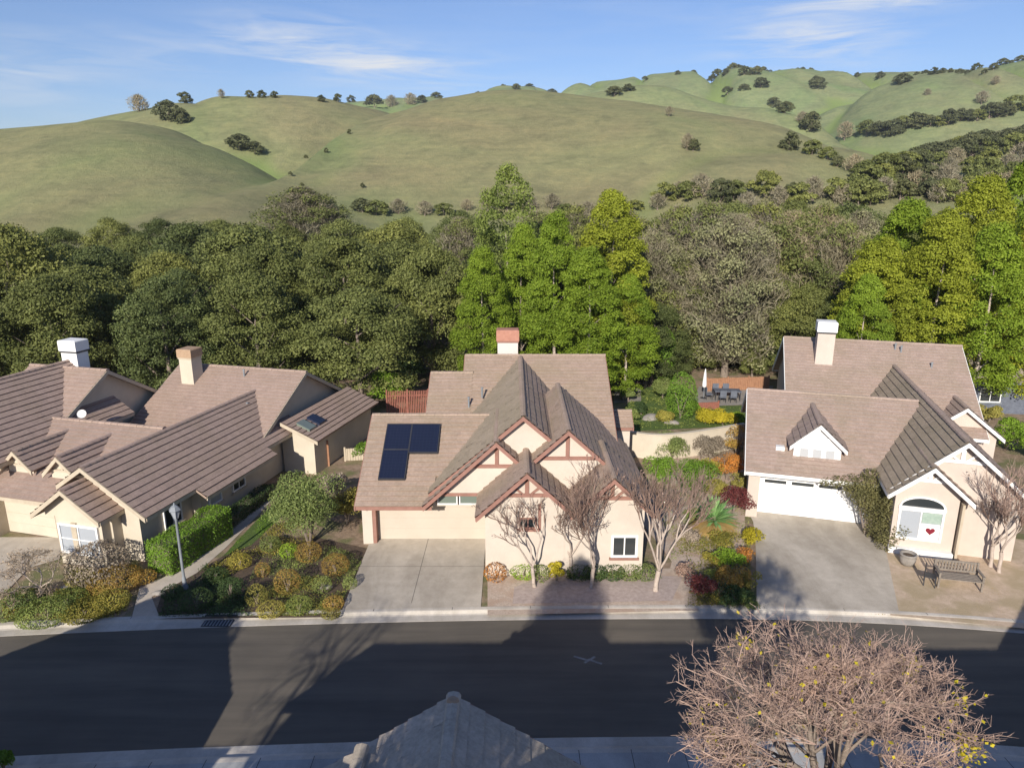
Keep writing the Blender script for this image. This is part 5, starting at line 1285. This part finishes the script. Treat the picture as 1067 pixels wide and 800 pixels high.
# ------------------------------------------------------------------ bench
x, y = at(997, 611, .1); root = empty('garden_bench', (x, y, .1), -R(13)); tag(root, 'weathered dark wooden bench with high slatted back on the dry yard of the right house', 'bench')
def part(nm, boxes, mat, parent):
    mb = MB()
    for b in boxes: mb.bbox(*b, .006) if b[5]-b[4] > .02 else mb.box(*b)
    return mb.build(nm, mat, parent)
Lb = .82
part('seat', [(-Lb, Lb, -.30+i*.125, -.30+i*.125+.10, .42, .46) for i in range(5)], M['bench'], root)
bk = [(-Lb+.02, Lb-.02, .40, .45, .86, .94), (-Lb+.02, Lb-.02, .36, .41, .50, .56)]+[(-Lb+.05+i*.117, -Lb+.05+i*.117+.06, .375, .415, .56, .87) for i in range(14)]
part('backrest', bk, M['bench'], root)
for sx in (-1, 1):
    a, b = sorted((sx*Lb, sx*(Lb-.07)))
    part('leg', [(a, b, -.30, -.23, 0, .66)], M['bench'], root); part('leg', [(a, b, .36, .43, 0, .96)], M['bench'], root)
    part('armrest', [(a-.015, b+.015, -.34, .40, .66, .70)], M['bench'], root)
# garden chair beside the bench (seen dark, from the side)
x, y = at(968, 609, .1); root = empty('garden_chair', (x, y, .1), R(60)); tag(root, 'small dark garden chair standing left of the bench', 'chair')
part('seat', [(-.22, .22, -.22, .22, .40, .44)], M['dark'], root); part('backrest', [(-.22, .22, .19, .22, .46, .85)], M['dark'], root)
for sx in (-1, 1):
    for sy in (-1, 1):
        a, b = sorted((sx*.22, sx*.18)); c, d = sorted((sy*.22, sy*.18)); part('leg', [(a, b, c, d, 0, .40)], M['dark'], root)
# stone planter
x, y = at(945, 588, .1); root = empty('stone_planter', (x, y, .1)); tag(root, 'rounded grey stone urn under the arched window', 'planter')
mb = MB(); mb.lathe([(.0, .0), (.24, .02), (.30, .18), (.33, .36), (.30, .44), (.35, .48), (.35, .53), (.27, .53), (.25, .42), (.0, .42)], k=18); mb.build('bowl', M['stone'], root, True)
mb = MB(); mb.lathe([(.0, .43), (.26, .43), (.0, .47)], k=14); mb.build('soil', M['soil_dark'], root)

# ------------------------------------------------------------------ walls, fences, backyard furniture
# curved garden wall
def curve_wall(pix, h, th, mat, label, cap=None):
    pts = [Vector((*at(px, py, .1+h), .1)) for px, py in pix]; root = empty('garden_wall', pts[0]); tag(root, label, 'wall'); o0 = pts[0]
    out = []
    for i in range(len(pts)-1):
        for k in range(6): out.append(pts[i].lerp(pts[i+1], k/6))
    out.append(pts[-1])
    for _ in range(8): out = [out[0]]+[(out[i-1]+out[i]*2+out[i+1])/4 for i in range(1, len(out)-1)]+[out[-1]]
    def sweep(nm, m, t0, z0, z1, parent):
        vs = []; fs = []
        for i, p in enumerate(out):
            d = (out[min(i+1, len(out)-1)]-out[max(i-1, 0)]).normalized(); n = Vector((-d.y, d.x, 0))*t0/2; q = p-o0; q.z = 0
            vs += [tuple(q-n+Vector((0, 0, z0))), tuple(q+n+Vector((0, 0, z0))), tuple(q+n+Vector((0, 0, z1))), tuple(q-n+Vector((0, 0, z1)))]
        for i in range(len(out)-1):
            for j in range(4): fs.append((i*4+j, i*4+(j+1) % 4, (i+1)*4+(j+1) % 4, (i+1)*4+j))
        fs += [(3, 2, 1, 0), tuple(len(vs)-4+j for j in range(4))]
        mb = MB(); mb.add(vs, fs); return mb.build(nm, m, parent)
    w_ = sweep('wall', mat, th, -.2, h, root); sweep('coping', cap or mat, th+.08, h+.001, h+.07, root); return root
curve_wall([(640, 447), (660, 451), (685, 454), (712, 452), (740, 448), (776, 442)], 1.5, .2, M['wallL'], 'curved cream garden wall between the centre and right houses')
def fence(p0, p1, h, mat, label, board=.14, name='fence', picket=True, gap=.015):
    a, b = Vector((*p0, .1)), Vector((*p1, .1)); d = b-a; L = d.length; root = empty(name, a, math.atan2(d.y, d.x)); tag(root, label, 'fence')
    n = max(1, int(L/(board+gap))); mb = MB(); rs = random.Random(7)
    for i in range(n): x0 = i*(board+gap); mb.box(x0, x0+board, -.012+rs.uniform(-.004, .004), .012, .03, h*rs.uniform(.98, 1.0))
    mb.build('boards', mat, root); mb = MB(); mb.box(0, L, .013, .05, .3, .38); mb.box(0, L, .013, .05, h*.8, h*.8+.08); mb.build('rails', mat, root)
    k = int(L/2.2)+1
    for i in range(k+1):
        mb = MB(); x0 = min(L, i*L/k); mb.bbox(x0-.05, x0+.05, -.05, .05, -.1, h+.08); mb.build('post', mat, root)
    return root
fence(at(321, 488), at(343, 487), 1.5, M['wood'], 'short orange wooden gate fence behind the left house lean-to', name='wood_gate')
fence(at(360, 482), at(385, 481), .8, M['trimL'], 'low pale fence between the left and centre houses')
fence(at(404, 437, .1), at(447, 436, .1), 2.1, M['brick'], 'red brown slatted trellis fence behind the centre garage', board=.07, gap=.05)
fence(at(736, 409), at(800, 407), 1.1, M['wood'], 'low orange wooden fence behind the patio')
fence(at(725, 429), at(748, 428), .6, M['brick'], 'low red brick edged planter rail in front of the patio')
sheet('patio', M['stone'], pxs([(722, 424), (800, 421), (806, 402), (728, 403)]), .121)
sheet('patio', M['stone'], pxs([(640, 420), (668, 418), (668, 405), (640, 405)]), .121)
sheet('back_lawn', M['lawn'], pxs([(645, 450), (775, 444), (792, 422), (722, 424), (715, 400), (668, 404), (650, 425)]), .117)
cover('ground_cover', pxs([(648, 448), (775, 444), (790, 426), (724, 425), (715, 402), (660, 408)]), 'cover_green', 6000, .09, .35, 'loose green and gold ground cover of the back garden', seed=15)
# closed parasol
x, y = at(733, 415, .1); root = empty('patio_parasol', (x, y, .1)); tag(root, 'closed white parasol standing on the patio', 'parasol')
mb = MB(); mb.lathe([(.25, 0), (.25, .06), (.05, .09), (.05, .1)], k=14); mb.build('base', M['dark'], root)
mb = MB(); mb.tube((0, 0, .05), (0, 0, 2.3), .025, .025, 8); mb.build('pole', M['lamp'], root)
mb = MB(); mb.lathe([(.03, .85), (.15, .95), (.17, 1.1), (.13, 1.6), (.09, 2.0), (.03, 2.35), (0, 2.4)], k=10); mb.build('canopy', M['white'], root)
# patio table with chairs
x, y = at(757, 416, .1); root = empty('patio_table', (x, y, .1), -.1); tag(root, 'dark long patio table behind the right garage', 'table')
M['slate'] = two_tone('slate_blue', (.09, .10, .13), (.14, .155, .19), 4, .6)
part('tabletop', [(-1.0, 1.0, -.5, .5, .70, .75)], M['slate'], root)
for sx in (-1, 1):
    for sy in (-1, 1): a, b = sorted((sx*.95, sx*.88)); c, d = sorted((sy*.45, sy*.38)); part('leg', [(a, b, c, d, 0, .70)], M['dark'], root)
def pchair(x, y, rz, lb):
    root = empty('patio_chair', (x, y, .1), rz); tag(root, lb, 'chair', 'chairs around the patio table')
    part('seat', [(-.24, .24, -.24, .24, .42, .47)], M['slate'], root); part('backrest', [(-.24, .24, .20, .24, .5, .98)], M['slate'], root)
    for sx in (-1, 1):
        for sy in (-1, 1): a, b = sorted((sx*.24, sx*.2)); c, d = sorted((sy*.24, sy*.2)); part('leg', [(a, b, c, d, 0, .42)], M['dark'], root)
for dx, dy, rz, lb in ((-.6, -.85, math.pi, 'front left chair at the patio table'), (.2, -.85, math.pi, 'front right chair at the patio table'), (-.6, .85, 0, 'rear left chair at the patio table'), (.2, .85, 0, 'rear right chair at the patio table'), (-1.4, 0, math.pi/2, 'chair at the left end of the patio table')):
    pchair(x+dx, y+dy, rz, lb)
# boulders behind the curved wall
for px, py, s_, lb in ((678, 436, .7, 'large pale boulder behind the curved wall'), (700, 441, .5, 'smaller boulder behind the curved wall'), (165, 618, .25, 'pale stone at the bend of the garden path'), (340, 612, .25, 'pale stone among the mounded shrubs'), (72, 614, .4, 'flat stone edging in the left garden')):
    x, y = at(px, py, .1); rg = random.Random(px); mb = MB(); vs = []; fs = []; k = 10; rr = 6
    for j in range(rr+1):
        ph = math.pi/2*(j/rr)
        for i in range(k):
            a = 2*math.pi*i/k; q = s_*(1+.22*math.sin(a*2+px)+rg.uniform(-.07, .07)); vs.append((q*math.cos(a)*math.cos(ph), q*.8*math.sin(a)*math.cos(ph), s_*.55*math.sin(ph)-.03))
    for j in range(rr):
        for i in range(k): fs.append((j*k+i, j*k+(i+1) % k, (j+1)*k+(i+1) % k, (j+1)*k+i))
    mb.add(vs, fs); o = mb.build('boulder', M['stone'], None, True); o.location = (x, y, .1); tag(o, lb, 'boulder')
# neighbouring house at the right edge; dark wall colours stand in for its shade
x, y = at(1050, 440, 0)
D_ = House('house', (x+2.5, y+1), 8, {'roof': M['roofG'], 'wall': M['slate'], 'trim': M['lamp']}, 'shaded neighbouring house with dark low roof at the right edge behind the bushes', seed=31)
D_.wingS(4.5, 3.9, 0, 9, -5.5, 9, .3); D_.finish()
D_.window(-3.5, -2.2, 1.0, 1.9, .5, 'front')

# ------------------------------------------------------------------ air
mb = MB(); mb.box(-1950, 1950, -450, 1800, -1.4, float(ZZ.max())+25)
hm = bpy.data.materials.new('haze_air'); hm.use_nodes = True; nt = hm.node_tree; nt.nodes.remove(nt.nodes['Principled BSDF'])
pv = N(nt, 'ShaderNodeVolumePrincipled'); pv.inputs['Density'].default_value = .00014; pv.inputs['Color'].default_value = (.86, .92, 1, 1); pv.inputs['Anisotropy'].default_value = .2
nt.links.new(pv.outputs[0], nt.nodes['Material Output'].inputs['Volume'])
o = mb.build('haze', hm); o['kind'] = 'stuff'; tag(o, 'thin pale air haze fading the far hills', 'haze')
